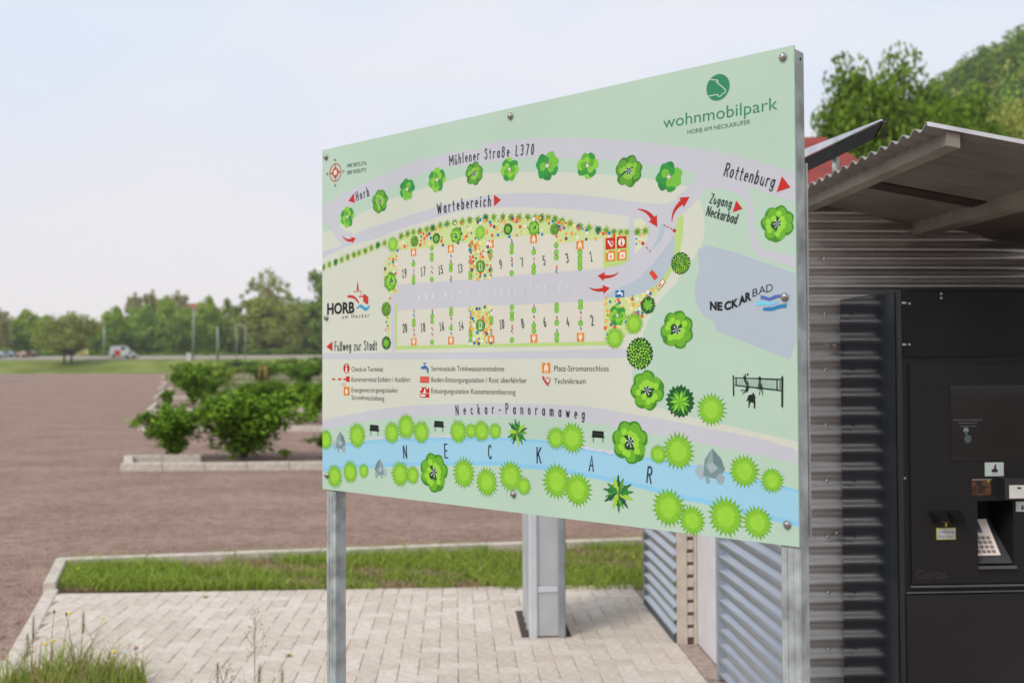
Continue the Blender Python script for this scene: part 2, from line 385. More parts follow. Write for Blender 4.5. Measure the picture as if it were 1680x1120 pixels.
# foreground tuft of meadow grass on a low mound
tc0 = gp(118, 1128)
verge = MB()
nseg = 28
for i in range(nseg):
    a = 2 * math.pi * i / nseg; rr = 1 + 0.08 * math.sin(3 * a) + 0.05 * math.cos(5 * a)
    verge.v.append((0.34 * rr * math.cos(a), 0.26 * rr * math.sin(a), 0.0))
for i in range(nseg):
    a = 2 * math.pi * i / nseg; verge.v.append((0.2 * math.cos(a), 0.15 * math.sin(a), 0.05))
verge.v.append((0, 0, 0.06))
for i in range(nseg):
    j = (i + 1) % nseg; verge.f.append((i, j, nseg + j, nseg + i)); verge.f.append((nseg + i, nseg + j, 2 * nseg)); verge.m += [0, 0]; verge.sm += [True, True]
vg = verge.build('soil_mound', M_SOIL, loc=(tc0.x, tc0.y, 0.004), kind='structure')
r_ = np.random.default_rng(21); n = 2500
ang = r_.uniform(0, 2 * math.pi, n); rad = np.sqrt(r_.random(n))
PP = np.stack([tc0.x + 0.36 * rad * np.cos(ang), tc0.y + 0.27 * rad * np.sin(ang), 0.01 + 0.05 * (1 - rad)], 1)
QA = blades(PP, 0.03, 0.09, 0.006, 0.9, 4, 3); QB = blades(PP[:330], 0.10, 0.30, 0.0075, 0.35, 6, 4); QC = blades(PP[500:1000], 0.10, 0.34, 0.003, 0.6, 7, 4)
me = quads('meadow_grass', np.concatenate([QA, QB, QC]), [M_GRASS, M_GRASSD], np.concatenate([(np.random.default_rng(3).random(len(QA)) < .22).astype(int), np.zeros(len(QB)), np.ones(len(QC))]))
link('meadow_grass', me, label='tall tuft of meadow grass at the lower left beside the paving', cat='grass', kind='stuff')
# thin sparse grass in front of the paving, nearer to the camera
n = 330
PP = np.stack([r_.uniform(-1.9, -0.80, n), r_.uniform(4.32, 4.5, n), np.full(n, 0.0)], 1)
Q = blades(PP, 0.20, 0.46, 0.0045, 0.35, 14, 4)
link('verge_grass', quads('verge_grass', Q, [M_GRASS]), label='sparse thin grass blades along the bottom edge in front of the paving', cat='grass', kind='stuff')

# individual stalks: base pixel column, top pixel, kind
M_STALK = mat('brown_stalk', (0.22, 0.15, 0.07), 0.8, col2=(0.34, 0.22, 0.10), island=True)
def stalk(px, py, dist, kindof, label, bend=0.02, group='flowering stalks in the meadow grass'):
    top = at_y(px, py, dist); h = top.z; b = MB(); n = 6
    pts = [(-bend * (1 - (k / n) ** 2) * 1.5, bend * 0.3 * math.sin(k), h * k / n) for k in range(n + 1)]
    b.tube(pts, [0.0016] * n + [0.0010], 5, 0 if kindof in ('yellow', 'umbel', 'pink') else 1)
    if kindof == 'bud': b.lathe([(0.001, h - .004), (0.0045, h + 0.004), (0.005, h + 0.012), (0.001, h + .02)], n=7, mi=1)
    if kindof == 'yellow':
        b.lathe([(0.001, h - .004), (0.012, h + 0.002), (0.011, h + 0.006), (0.004, h + .007)], n=9, mi=2)
    if kindof == 'pink':
        for k in range(26):
            a = rnd.uniform(0, 6.28); t = rnd.uniform(0.3, 1.3); d = Vector((math.cos(a) * math.cos(t), math.sin(a) * math.cos(t), math.sin(t))) * rnd.uniform(0.012, 0.02)
            b.tube([(0, 0, h - .002), (d.x, d.y, h + d.z)], [0.0022, 0.0008], 4, 3)
        for k in range(12):
            a = rnd.uniform(0, 6.28); d = Vector((math.cos(a), math.sin(a), 0.5)) * 0.011
            b.tube([(0.004, 0, h - .05), (0.004 + d.x, d.y, h - .045 + d.z)], [0.002, 0.0008], 4, 3)
    if kindof == 'umbel':
        for sx, sy, hh in ((-.05, .01, .07), (.045, 0, .10), (.06, -.01, .085)):
            b.tube([(0, 0, h), (sx * .6, sy, h + hh * .55), (sx, sy, h + hh)], [0.0014, 0.001, 0.0009], 5, 0)
            b.lathe([(0.001, h + hh - .003), (0.009, h + hh + 0.001), (0.004, h + hh + .004)], c=(sx, sy, 0), n=8, mi=2)
    if kindof == 'panicle':
        for k in range(46):
            t = rnd.random(); z = h - 0.16 + 0.18 * t; rr = 0.045 * (1 - t) ** 0.6 + 0.006; a = rnd.uniform(0, 6.28)
            e_ = (math.cos(a) * rr, math.sin(a) * rr, z + rnd.uniform(0.0, 0.02)); b.tube([(0, 0, z - 0.03), e_], [0.0004, 0.0003], 3, 1, False)
            b.tube([e_, (e_[0] * 1.1, e_[1], e_[2] + 0.006)], [0.0021, 0.0008], 4, 1)
    if kindof == 'spike':
        for k in range(34):
            t = k / 34; z = h - 0.10 * t; a = k * 2.4; rr = 0.004 + 0.004 * math.sin(t * 3.1)
            b.tube([(0, 0, z), (math.cos(a) * rr * 1.8, math.sin(a) * rr * 1.8, z + 0.009)], [0.0017, 0.0005], 4, 1)
    return b.build({'bud': 'plantain', 'yellow': 'buttercup', 'pink': 'clover', 'umbel': 'hawksbeard', 'panicle': 'panicle_grass', 'spike': 'spike_grass'}[kindof], [M_GRASS, M_STALK, M_YEL, M_PINK], loc=(top.x, dist, 0), label=label, cat='wildflower' if kindof in ('yellow', 'umbel', 'pink') else 'grass stalk', group=group)
stalk(89, 1006, 4.85, 'bud', 'straight brown budded stalk left of the middle of the grass tuft', 0.015)
stalk(109, 1010, 4.80, 'bud', 'brown budded stalk bending left beside the yellow flower', -0.025)
stalk(115, 1006, 4.9, 'yellow', 'yellow flower on the tallest bent stem of the grass tuft', 0.03)
stalk(137, 1004, 4.85, 'spike', 'tall reddish seed head near the middle of the grass tuft', 0.01)
stalk(153, 1050, 4.85, 'umbel', 'branching green stem carrying three small yellow flower heads', 0.0)
stalk(75, 1057, 4.75, 'yellow', 'small yellow flower low in the left half of the tuft', 0.01)
stalk(87, 1051, 4.8, 'yellow', 'small yellow flower just above the tuft beside the budded stalk', 0.01)
stalk(188, 1069, 4.7, 'yellow', 'yellow flower at the right edge of the tuft', 0.01)
stalk(223, 1064, 4.6, 'pink', 'pink tufted flower standing right of the grass tuft', 0.008)
stalk(55, 1012, 4.75, 'spike', 'thick green seed stem at the left of the tuft', 0.005)
stalk(45, 1040, 4.6, 'spike', 'thin seed head leaning over the pale edging stones', -0.02)
stalk(418, 1012, 4.5, 'panicle', 'airy reddish grass panicle standing in front of the paving', 0.0)
stalk(357, 1088, 4.4, 'spike', 'reddish seed spike at the bottom left of the airy panicle', -0.03)
stalk(372, 1096, 4.45, 'panicle', 'low airy grass head beside the reddish seed spike', 0.02)
stalk(463, 1098, 4.4, 'spike', 'dark seed spike at the bottom near the left sign post', 0.0)
stalk(426, 1092, 4.35, 'spike', 'pale grass spike just below the airy panicle', 0.01)
# loose stones on the gravel, thicker along the kerbs
r9 = np.random.default_rng(77); st_ = MB(); M_STONE = [mat('stone_%d' % i, c, 0.9) for i, c in enumerate(['#8E776C', '#A8988C', '#6E5A52'])]
for k in range(2200):
    if k % 3 == 0: t_ = r9.random(); q = gp(60 + 900 * t_, 912 - 30 * t_) + Vector((0, abs(r9.normal(0, .25)), 0))
    else: q = gp(r9.uniform(-40, 900), 775 + 330 * r9.random() ** 0.6)
    lq = BMI @ Vector((q.x, q.y, 0))
    if lq.x > left_bx(lq.y) - 0.12 and lq.y < far_by + 0.62: continue
    s_ = r9.uniform(.004, .013); a_ = r9.uniform(0, 6.28); c_, d_ = math.cos(a_) * s_, math.sin(a_) * s_
    st_.add([(q.x + c_, q.y + d_, -.02), (q.x - d_, q.y + c_, -.02), (q.x - c_, q.y - d_ * .8, -.02), (q.x + d_ * .9, q.y - c_, -.02), (q.x + c_ * .2, q.y, -.02 + s_ * .9)], [(0, 1, 4), (1, 2, 4), (2, 3, 4), (3, 0, 4)], k % 3)
st_.build('loose_stones', M_STONE, label='loose small stones scattered on the red brown gravel', kind='stuff', cat='stones')
# small weeds growing in the paving joints
for k, (px, py, lb) in enumerate([(475, 1076, 'tiny green weed in a paving joint left of the left sign post'), (338, 980, 'tiny green weed in the far paving near the grass strip')]):
    c = gp(px, py); r2 = np.random.default_rng(40 + k); pp = np.stack([c.x + r2.normal(0, .008, 40), c.y + r2.normal(0, .01, 40), np.zeros(40)], 1)
    link('weed', quads('weed', blades(pp, .01, .025, .006, 1.2, 3, 2), [M_GRASS]), label=lb, cat='weed', group='weeds in the paving joints')
# dry leaves on the gravel
lf = MB(); lf.add([(-.02, 0, 0.002), (0, -.011, 0.006), (.022, 0, 0.004), (0, .012, 0.009)], [(0, 1, 2, 3)]); lm = lf.mesh('dry_leaf', mat('dry_leaf', (0.30, 0.15, 0.07), 0.9))
for k, (px, py, lb) in enumerate([(4, 1040, 'orange dry leaf on the gravel at the left edge of the picture'), (33, 1015, 'brown dry leaf on the gravel beside the edging stones'), (28, 1018, 'dull yellow dry leaf on the gravel next to the brown leaf'), (158, 858, 'dry leaf on the gravel behind the kerb'), (480, 842, 'dry leaf on the gravel just left of the sign post')]):
    link('dry_leaf', lm, loc=gp(px, py) + Vector((0, 0, -0.018)), rot=(0, 0, rnd.uniform(0, 6)), label=lb, cat='leaf', group='dry leaves on the gravel').scale = (1.2, 1.2, 1.2)
# ------------------------------------------------------------------ the corrugated shed
shed = empty('shed', (0, 0, 0), PHI, label='shed of corrugated steel with a sloping corrugated canopy roof behind the map board', cat='shed')
def corr_profile(n, pitch, amp, per=8):
    return [(k * pitch / per, amp * math.cos(2 * math.pi * k / per)) for k in range(n * per + 1)]
def corr_wall_x(x0, x1, y, z0, z1, pitch=0.0735, amp=0.0125, phase=0.0, nstep=None):
    """horizontal corrugations on a wall facing -y"""
    n = int((z1 - z0) / pitch); b = MB(); o = 0
    pr = [(z1 - h, a) for h, a in corr_profile(n, pitch, amp)]
    for z, a in pr: b.v += [(x0, y - a, z), (x1, y - a, z)]
    for i in range(len(pr) - 1): b.f.append((2 * i, 2 * i + 2, 2 * i + 3, 2 * i + 1)); b.m.append(0); b.sm.append(True)
    return b
def corr_wall_y(x, y0, y1, z0, z1, pitch=0.0735, amp=0.0145):
    n = int((z1 - z0) / pitch); b = MB(); pr = [(z0 + h, a) for h, a in corr_profile(n, pitch, amp)]
    for z, a in pr: b.v += [(x - a, y0, z), (x - a, y1, z)]
    for i in range(len(pr) - 1): b.f.append((2 * i, 2 * i + 1, 2 * i + 3, 2 * i + 2)); b.m.append(0); b.sm.append(True)
    return b
BY = 4.05; BX = 1.34; RB_ = 2.79
wl = corr_wall_x(BX + 0.012, 4.2, BY, 0.03, 2.27); wall_f = wl.build('front_wall', M_CORRB, shed)
for zz in (0.25, 0.47, 0.69, 0.91, 1.13, 1.35, 1.57, 1.79, 2.01):
    for xx in (BX + 0.13, ):
        b = MB(); b.lathe([(0.007, 0.0), (0.006, -0.004), (0.003, -0.007)], axis='y', n=8); o = b.build('screw', M_BOLT, wall_f, loc=(xx, BY - 0.0125, zz))
pw2 = corr_wall_y(BX, BY + 0.014, 5.20, 0.03, 2.27).build('side_screen', M_CORR, shed)
b = MB(); b.box(BX - 0.016, BX + 0.02, 5.20, 5.24, 0.0, 2.27); b.build('corner_trim', M_TRIM, shed)
b = MB(); b.box(BX - 0.014, BX + 0.012, BY - 0.014, BY + 0.014, 0.0, 2.27); b.build('corner_trim', M_TRIM, shed)
pw1 = corr_wall_y(1.262, 5.90, 6.86, 0.045, 2.27).build('side_screen', M_CORR, shed)
b = MB(); b.box(1.252, 1.30, 6.86, 6.90, 0.0, 2.27); b.build('corner_trim', M_TRIM, shed)
b = MB(); b.box(1.248, 1.30, 5.90, 6.86, 0.0, 0.043); b.build('base_rail', mat('dark_rail', '#4A4E52', 0.6), shed)
shade_screen_r = corr_wall_y(2.78, RB_ + 0.1, BY - 0.014, 0.03, 1.98).build('side_screen', M_CORRB, shed)  # unseen right-hand sheet, added to keep light off the front wall
b = MB(); b.box(2.765, 2.80, RB_ + 0.06, RB_ + 0.098, 0.0, 1.98); b.build('corner_trim', M_TRIM, shed)  # edge trim of the added light-blocking sheet
# small bright latches on the front wall beside the kiosk
for zz in (0.92, 1.66):
    b = MB(); b.cbox(1.474, 1.512, BY - 0.022, BY - 0.0135, zz, zz + 0.010, 0.002); b.lathe([(0.006, 0), (0.004, -0.006)], c=(1.504, BY - 0.0225, zz + 0.005), axis='y', n=8); b.build('latch', M_BOLT, shed)
# pillar of pale blocks with slots
M_CREAM = mat('cream_block', '#CABFB0', 0.85, var=0.08, scale=18, bump=0.15)
M_WHITE = mat('white_panel', '#D6D3D6', 0.6, var=0.04)
b = MB(); b.box(1.262, 1.315, 5.86, 5.898, 0.0, 2.27); b.build('pillar', M_CREAM, shed)
b = MB(); b.box(1.355, 1.372, 5.86, 5.898, 0.0, 2.27); b.build('pillar', M_CREAM, shed)
M_SLOT = mat('slot_dark', '#94857A', 0.9)
b = MB(); b.box(1.3155, 1.3545, 5.885, 5.897, 0.0, 2.27); b.build('slot_backing', M_SLOT, shed)
for k in range(32):
    z = 0.02 + k * 0.071
    if z > 2.2: break
    b = MB(); b.cbox(1.3155, 1.3545, 5.861, 5.884, z + 0.022, z + 0.0705, 0.004); b.build('slot_block', M_CREAM, shed)
b = MB(); b.box(1.375, 1.41, 5.22, 5.90, 0.004, 2.27); b.build('white_wall', M_WHITE, shed)
b = MB(); b.box(1.43, 4.2, 6.4, 6.45, 0, 1.9); b.build('back_wall', M_WHITE, shed)
# roof: corrugations run along the slope, front edge at by = 2.79
RB = 2.79
rx0, rz0 = front(1520, 199, RB); rx1, rz1 = front(1680, 229.5, RB); SL = (rz1 - rz0) / (rx1 - rx0)
ROOFP = 0.0775; RA = 0.0085
def roof_z(x): return rz0 + SL * (x - rx0) - 0.012
b = MB(); n = int((7.1 - RB) / ROOFP); pr = corr_profile(n, ROOFP, RA)
xr = 4.6
for h, a in pr:
    for dz in (0, -0.0035): b.v += [(rx0, RB + h, roof_z(rx0) + a + dz), (xr, RB + h, roof_z(xr) + a + dz)]
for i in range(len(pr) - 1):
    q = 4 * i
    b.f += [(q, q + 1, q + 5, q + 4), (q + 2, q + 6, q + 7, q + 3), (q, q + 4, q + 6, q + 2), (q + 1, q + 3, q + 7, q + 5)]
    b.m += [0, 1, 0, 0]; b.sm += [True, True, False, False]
b.f.append((0, 2, 3, 1)); b.m.append(0); b.sm.append(False)
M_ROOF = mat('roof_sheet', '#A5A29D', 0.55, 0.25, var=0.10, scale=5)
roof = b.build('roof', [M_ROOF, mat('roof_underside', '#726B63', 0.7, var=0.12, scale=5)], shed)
# flat capping along the front edge
b = MB(); b.v = [(rx0 + 0.0, RB - 0.004, roof_z(rx0) + RA + 0.002), (xr, RB - 0.004, roof_z(xr) + RA + 0.002), (xr, RB - 0.004, roof_z(xr) + RA - 0.010), (rx0, RB - 0.004, roof_z(rx0) + RA - 0.010),
     (rx0, RB + 0.012, roof_z(rx0) + RA + 0.004), (xr, RB + 0.012, roof_z(xr) + RA + 0.004)]
b.f = [(3, 2, 1, 0), (0, 1, 5, 4)]; b.m = [0, 0]; b.sm = [False, False]; b.build('roof_capping', mat('white_capping', '#D5D5DA', 0.5), roof)
M_BEAM = mat('cream_beam', '#8F8A7E', 0.7, var=0.12, scale=6)
def beam(name, x0, w_, drop, h, y0, y1, m=M_BEAM):
    z = roof_z(x0) - RA - drop; b = MB()
    za, zb = z, roof_z(x0 + w_) - RA - drop
    v = [(x0, y0, z - h), (x0 + w_, y0, zb - h), (x0 + w_, y1, zb - h), (x0, y1, z - h), (x0, y0, z), (x0 + w_, y0, zb), (x0 + w_, y1, zb), (x0, y1, z)]
    b.add(v, [(3, 2, 1, 0), (4, 5, 6, 7), (0, 1, 5, 4), (1, 2, 6, 5), (2, 3, 7, 6), (3, 0, 4, 7)]); return b.build(name, m, shed)
ex0, _ = front(1552.5, 220, RB + 0.008); ex1, _ = front(1575, 220, RB + 0.008)
beam('beam', ex0, ex1 - ex0, -0.006, 0.040, RB + 0.008, 6.9)
beam('beam', 1.83, 0.05, -0.004, 0.05, RB + 0.45, 6.9)
beam('beam', 2.6, 0.05, 0.004, 0.05, RB + 0.09, 6.9)
# reddish brown batten running across under the sheet
M_BAT = mat('red_brown_batten', '#33221E', 0.8)
def cross(y0, y1, x0, x1, drop=0.006, h=0.02):
    b = MB(); za = roof_z(x0) - RA - drop; zb = roof_z(x1) - RA - drop
    v = [(x0, y0, za - h), (x1, y0, zb - h), (x1, y1, zb - h), (x0, y1, za - h), (x0, y0, za), (x1, y0, zb), (x1, y1, zb), (x0, y1, za)]
    b.add(v, [(3, 2, 1, 0), (4, 5, 6, 7), (0, 1, 5, 4), (1, 2, 6, 5), (2, 3, 7, 6), (3, 0, 4, 7)]); return b.build('batten', M_BAT, shed)
cross(3.46, 3.56, ex1 + 0.002, 1.828, 0.0, 0.008)
# solar panel raised beside the roof edge, on two brackets
e = empty('solar_panel', (0, 0, 0), PHI, label='slanting solar panel with black frame and pale rim left of the canopy roof', cat='solar panel')
M_PV = mat('panel_black', (0.008, 0.008, 0.009), 0.7, spec=0.2); M_RIM = mat('panel_rim', '#CDD0DA', 0.35, 0.3)
yN, yF = 3.15, 4.9
xN, zN = front(1447, 197, yN); xF, zF = front(1321, 254, 3.86)
gz_ = (zF - zN) / (3.86 - yN); gx_ = (xF - xN) / (3.86 - yN)
def sline(y, dz=0.0, dx=0.0): return (xN + gx_ * (y - yN) + dx, y, zN + gz_ * (y - yN) + dz)
def sbar(name, z0n, z1n, z0f, z1f, x0, x1, m, yn=yN, yf=yF):
    b = MB(); v = [sline(yn, z0n, x0), sline(yn, z0n, x1), sline(yf, z0f, x1), sline(yf, z0f, x0), sline(yn, z1n, x0), sline(yn, z1n, x1), sline(yf, z1f, x1), sline(yf, z1f, x0)]
    b.add(v, [(3, 2, 1, 0), (4, 5, 6, 7), (0, 1, 5, 4), (1, 2, 6, 5), (2, 3, 7, 6), (3, 0, 4, 7)]); return b.build(name, m, e)
sbar('frame', -0.008, -0.004, -0.042, -0.006, 0.0, 0.006, M_PV, yN + 0.003, yN + 0.0602)
sbar('frame', -0.046, -0.006, -0.092, -0.022, 0.0, 0.006, M_PV, yN + 0.0605, yF)
sbar('rim', -0.002, 0.002, -0.021, 0.050, -0.004, 0.002, M_RIM)
sbar('glass', 0.0, 0.002, 0.044, 0.050, 0.0025, 0.03, M_GLOSS, yN + .01, yF)
for yy in (3.6, 4.5):
    p = sline(yy, -0.05, 0.02); b = MB(); b.tube([p, (max(p[0], rx0 + 0.02), yy, roof_z(max(p[0], rx0 + .02)) + 0.008)], 0.012, 8); b.build('bracket', M_GALV, e)

# ------------------------------------------------------------------ payment kiosk
KBY = 3.463; KX = 1.527
kt = front(1480, 475, KBY)[1]
kiosk = empty('payment_kiosk', (0, 0, 0), PHI, label='tall black check-in and payment kiosk standing against the front wall of the shed', cat='kiosk')
KW = 0.86
def F(px, py, d=0.0): return front(px, py, KBY - d)
def fbox(x0, y0, x1, y1, d0, d1, mi=0, c=None):
    """box on the kiosk's face between photo corners, from d0 to d1 in front of the face"""
    a = F(x0, y0); b_ = F(x1, y1); m = MB(); m.box(min(a[0], b_[0]), max(a[0], b_[0]), KBY - d1, KBY - d0, min(a[1], b_[1]), max(a[1], b_[1]), mi); return m
# body with a niche for the card terminal: the front is framed around the niche
nx0, nz1 = F(1602, 821); nx1, nz0 = F(1662, 928)
ND = 0.16
b = MB(); b.box(KX, KX + KW, KBY + ND, 4.03, 0.0, kt)
b.box(KX + 0.0, nx0, KBY + 0.004, KBY + ND, 0.0, kt); b.box(nx1, KX + KW, KBY + 0.004, KBY + ND, 0.0, kt)
b.box(nx0, nx1, KBY + 0.004, KBY + ND, nz1, kt); b.box(nx0, nx1, KBY + 0.004, KBY + ND, 0.0, nz0)
body = b.build('body', M_BLACK, kiosk)
b = MB(); b.box(KX - 0.003, KX - 0.0005, KBY + 0.05, 4.02, 0.02, kt - 0.006); b.build('side_panel', M_GLOSS, kiosk)
dz1 = F(1500, 598)[1]; dz0 = F(1500, 957)[1]; dx0 = F(1492, 700)[0]
# header panel, door frame and base panel with narrow gaps between
b = MB(); b.cbox(KX + 0.004, KX + KW - 0.004, KBY - 0.004, KBY + 0.003, F(1500, 585)[1], kt - 0.004, 0.003); b.build('header_panel', mat('kiosk_header', (0.008, 0.0085, 0.0085), 0.45, spec=0.2), kiosk)
# door as four pieces round the niche
b = MB()
X1 = KX + KW - 0.02
b.box(dx0, nx0, KBY - 0.006, KBY + 0.003, dz0, dz1); b.box(nx1, X1, KBY - 0.006, KBY + 0.003, dz0, dz1)
b.box(nx0, nx1, KBY - 0.006, KBY + 0.003, nz1, dz1); b.box(nx0, nx1, KBY - 0.006, KBY + 0.003, dz0, nz0)
door = b.build('door', M_BLACK, kiosk)
M_EDGE = mat('worn_edge', (0.10, 0.10, 0.105), 0.35)
b = MB(); b.box(dx0 - 0.004, X1, KBY - 0.008, KBY - 0.001, dz0 - 0.012, dz0 - 0.006); b.build('edge_strip', M_EDGE, kiosk)
bz = F(1500, 972)[1]
b = MB(); b.box(KX + 0.004, KX + KW - 0.004, KBY - 0.008, KBY - 0.001, bz, bz + 0.004); b.build('edge_strip', M_EDGE, kiosk)
b = MB(); b.cbox(KX + 0.004, KX + KW - 0.004, KBY - 0.006, KBY + 0.003, 0.06, bz - 0.006, 0.003); b.build('base_panel', mat('kiosk_base', (0.021, 0.0195, 0.020), 0.5, spec=0.22, var=0.1, scale=2), kiosk)
M_SCR = mat('screen_glass', (0.010, 0.012, 0.013), 0.08)
scr = fbox(1557, 632, 1760, 754, 0.0065, 0.008).build('screen', M_SCR, kiosk)
M_PALE = mat('screen_text', (0.16, 0.17, 0.18), 0.5)
M_MINT = mat('sticker_mint', '#B9C9C2', 0.5); M_PAPER = mat('paper_white', '#CFCDC8', 0.6); M_NAVY = mat('print_navy', '#23405A', 0.6); M_INKK = mat('print_black', '#1B1B1B', 0.6)
M_LIME = mat('sticker_lime', '#A9B43A', 0.6); M_YARR = mat('arrow_yellow', '#B3A01C', 0.6); M_VIOL = mat('print_violet', '#6A5F86', 0.6)
M_COPPER = mat('coin_plate', '#6B4A38', 0.35, 0.6, var=0.35, scale=40); M_CASH = mat('card_reader', (0.018, 0.019, 0.021), 0.35)
M_FAINT = mat('faint_logo', (0.024, 0.020, 0.017), 0.5)

def text_mesh(body_, size=1.0, offset=0.0, shear=0.0, align='LEFT', spacing=1.0):
    """Blender's own font as a flat mesh in the xy plane"""
    cu = bpy.data.curves.new('t', 'FONT'); cu.body = body_; cu.size = size; cu.offset = offset; cu.shear = shear; cu.resolution_u = 3; cu.align_x = align; cu.space_character = spacing
    ob = bpy.data.objects.new('t', cu); COL.objects.link(ob)
    dg = bpy.context.evaluated_depsgraph_get(); dg.update(); me = bpy.data.meshes.new_from_object(ob.evaluated_get(dg))
    bpy.data.objects.remove(ob); bpy.data.curves.remove(cu); me.materials.clear(); return me
def text_box(me, x0, x1, z0, h, y, slope=0.0, cap=0.729):
    """place flat text in an xz plane so that it spans x0..x1 with cap height h, baseline z0 rising by slope"""
    n = len(me.vertices); co = np.empty(n * 3, dtype=np.float32); me.vertices.foreach_get('co', co); co = co.reshape(-1, 3)
    mn, mxx = co[:, 0].min(), co[:, 0].max(); sx = (x1 - x0) / (mxx - mn); sz = h / cap
    o = np.empty_like(co); o[:, 0] = x0 + (co[:, 0] - mn) * sx; o[:, 2] = z0 + co[:, 1] * sz + (o[:, 0] - x0) * slope; o[:, 1] = y
    me.vertices.foreach_set('co', o.reshape(-1)); me.update(); return me
def ktext(s, x0, y0, x1, hpx, d, m, parent, name='lettering', **k):
    a = F(x0, y0); b_ = F(x1, y0); me = text_mesh(s, **k); text_box(me, a[0], b_[0], a[1], hpx / 480.0, KBY - d); me.materials.append(m); return link(name, me, parent)
# faint lines of text on the screen with a pointing hand
for k, (x0, x1, y) in enumerate([(1563, 1609, 689.5), (1572, 1601, 694), (1573, 1600, 699.5)]):
    ktext(['Bitte beruehren Sie den Bildschirm', 'Please touch screen', 'Touchez l ecran'][k], x0, y, x1, 2.4, 0.0084, M_PALE, scr)
hx, hz_ = F(1583, 705); b = MB(); b.lathe([(0.009, 0.0), (0.0085, -0.0003)], c=(hx, KBY - 0.0082, hz_), axis='y', n=16); b.build('touch_symbol', mat('touch_pale', (0.20, 0.22, 0.23), 0.5), scr)
fh = [(1581, 706), (1584, 706), (1585.5, 712), (1591, 714), (1591.5, 721), (1588, 726), (1582.5, 726), (1579.5, 719), (1582, 716)]
b = MB(); b.add([(F(x, y)[0], KBY - 0.0086, F(x, y)[1]) for x, y in fh[::-1]], [tuple(range(9))]); b.build('hand_symbol', mat('hand_dim', (0.05, 0.075, 0.085), 0.5), scr)
ktext('Curox', 1559, 752, 1578, 4, 0.0085, M_FAINT, scr)
st = fbox(1614, 758, 1645, 780, 0.0062, 0.0072).build('sticker', M_MINT, kiosk)
fbox(1623.5, 759, 1636.5, 779, 0.0073, 0.0077).build('sticker_field', M_PAPER, st)
fbox(1625, 769, 1635, 774, 0.0078, 0.0081).build('printed_hand', M_INKK, st)
b = MB(); b.add([(F(x, y)[0], KBY - 0.0080, F(x, y)[1]) for x, y in [(1628, 769), (1633, 769), (1632.5, 761), (1630, 761)]], [(0, 1, 2, 3)]); b.build('printed_card', M_NAVY, st)
ktext('KARTE', 1625, 777.5, 1635, 2, 0.0079, M_INKK, st)
cp = fbox(1592, 785, 1624, 811, 0.0062, 0.0085).build('coin_plate', M_COPPER, kiosk)
fbox(1592, 785, 1624, 786.5, 0.0086, 0.0105).build('plate_rim', M_BOLT, cp)
b = MB(); b.add([(F(x, y)[0], KBY - 0.0089, F(x, y)[1]) for x, y in [(1596, 787), (1609, 787), (1610, 795), (1623, 798), (1612, 801), (1610, 808), (1601, 809), (1604, 800)]][::-1], [tuple(range(8))]); b.build('coin_slot', mat('slot_black', (0.01, 0.008, 0.007), 0.4), cp)
fbox(1618, 787, 1621, 790, 0.0088, 0.0095).build('indicator', M_YARR, cp)
cr = fbox(1637, 782, 1676, 816, 0.0062, 0.045).build('card_reader', M_CASH, kiosk)
b = fbox(1644, 793, 1673, 814, 0.0455, 0.0465); lab = b.build('reader_label', M_PAPER, cr)
a = F(1657, 799); b = MB(); b.box(a[0], a[0] + 0.013, KBY - 0.0475, KBY - 0.0468, a[1], a[1] + 0.006); b.build('label_mark', M_INKK, cr)
st2 = fbox(1665, 822, 1690, 838, 0.0062, 0.0072).build('sticker', M_MINT, kiosk)
fbox(1671.5, 823, 1684, 837, 0.0073, 0.0077).build('sticker_field', M_PAPER, st2)
b = MB(); b.add([(F(x, y)[0], KBY - 0.0080, F(x, y)[1]) for x, y in [(1673, 835), (1678, 835), (1677, 829), (1675.5, 826), (1674, 829)]], [(0, 1, 2, 3, 4)]); b.build('printed_finger', M_NAVY, st2)
# niche with tilted white PIN terminal
lip = fbox(1602, 927, 1663, 930, 0.004, 0.022).build('niche_lip', M_EDGE, kiosk)
b = MB(); zb0 = nz0 + 0.01
b.add([(nx0, KBY + 0.0, zb0), (nx1, KBY + 0.0, zb0), (nx1, KBY + ND, zb0 + 0.13), (nx0, KBY + ND, zb0 + 0.13)], [(0, 1, 2, 3)])
b.build('niche_floor', mat('niche_grey', (0.07, 0.07, 0.075), 0.4), kiosk)
def tp(u, v, k=0.0):
    """point on the tilted face of the terminal"""
    base = Vector((nx0 + 0.002, KBY + 0.022, zb0 + 0.022)); U_ = Vector((1, 0, 0)); V_ = Vector((-0.14, 0.50, 0.90)).normalized(); Nn = Vector((0, -0.87, 0.48))
    return base + U_ * u + V_ * v + Nn * k
pinw, pinh = 0.086, 0.132
def tslab(u0, u1, v0, v1, k0, k1, m, name, par):
    b = MB(); v = [tp(u0, v0, k0), tp(u1, v0, k0), tp(u1, v1, k0), tp(u0, v1, k0), tp(u0, v0, k1), tp(u1, v0, k1), tp(u1, v1, k1), tp(u0, v1, k1)]
    b.add(v, [(0, 3, 2, 1), (4, 5, 6, 7), (0, 1, 5, 4), (1, 2, 6, 5), (2, 3, 7, 6), (3, 0, 4, 7)]); return b.build(name, m, par)
M_PIN = mat('terminal_white', '#E8DCD0', 0.5)
term = tslab(0.004, 0.004 + pinw, 0.0, pinh, -0.006, 0.006, M_PIN, 'card_terminal', kiosk)
tslab(0.012, 0.058, pinh * 0.62, pinh * 0.93, 0.0065, 0.0075, mat('terminal_screen', (0.06, 0.075, 0.11), 0.12), 'terminal_screen', term)
M_KEY = mat('terminal_key', '#8E8078', 0.6)
for r in range(4):
    for c in range(4):
        tslab(0.011 + c * 0.0175, 0.011 + c * 0.0175 + 0.0125, 0.008 + r * 0.0165, 0.008 + r * 0.0165 + 0.011, 0.0062, 0.0085, M_KEY, 'key', term)
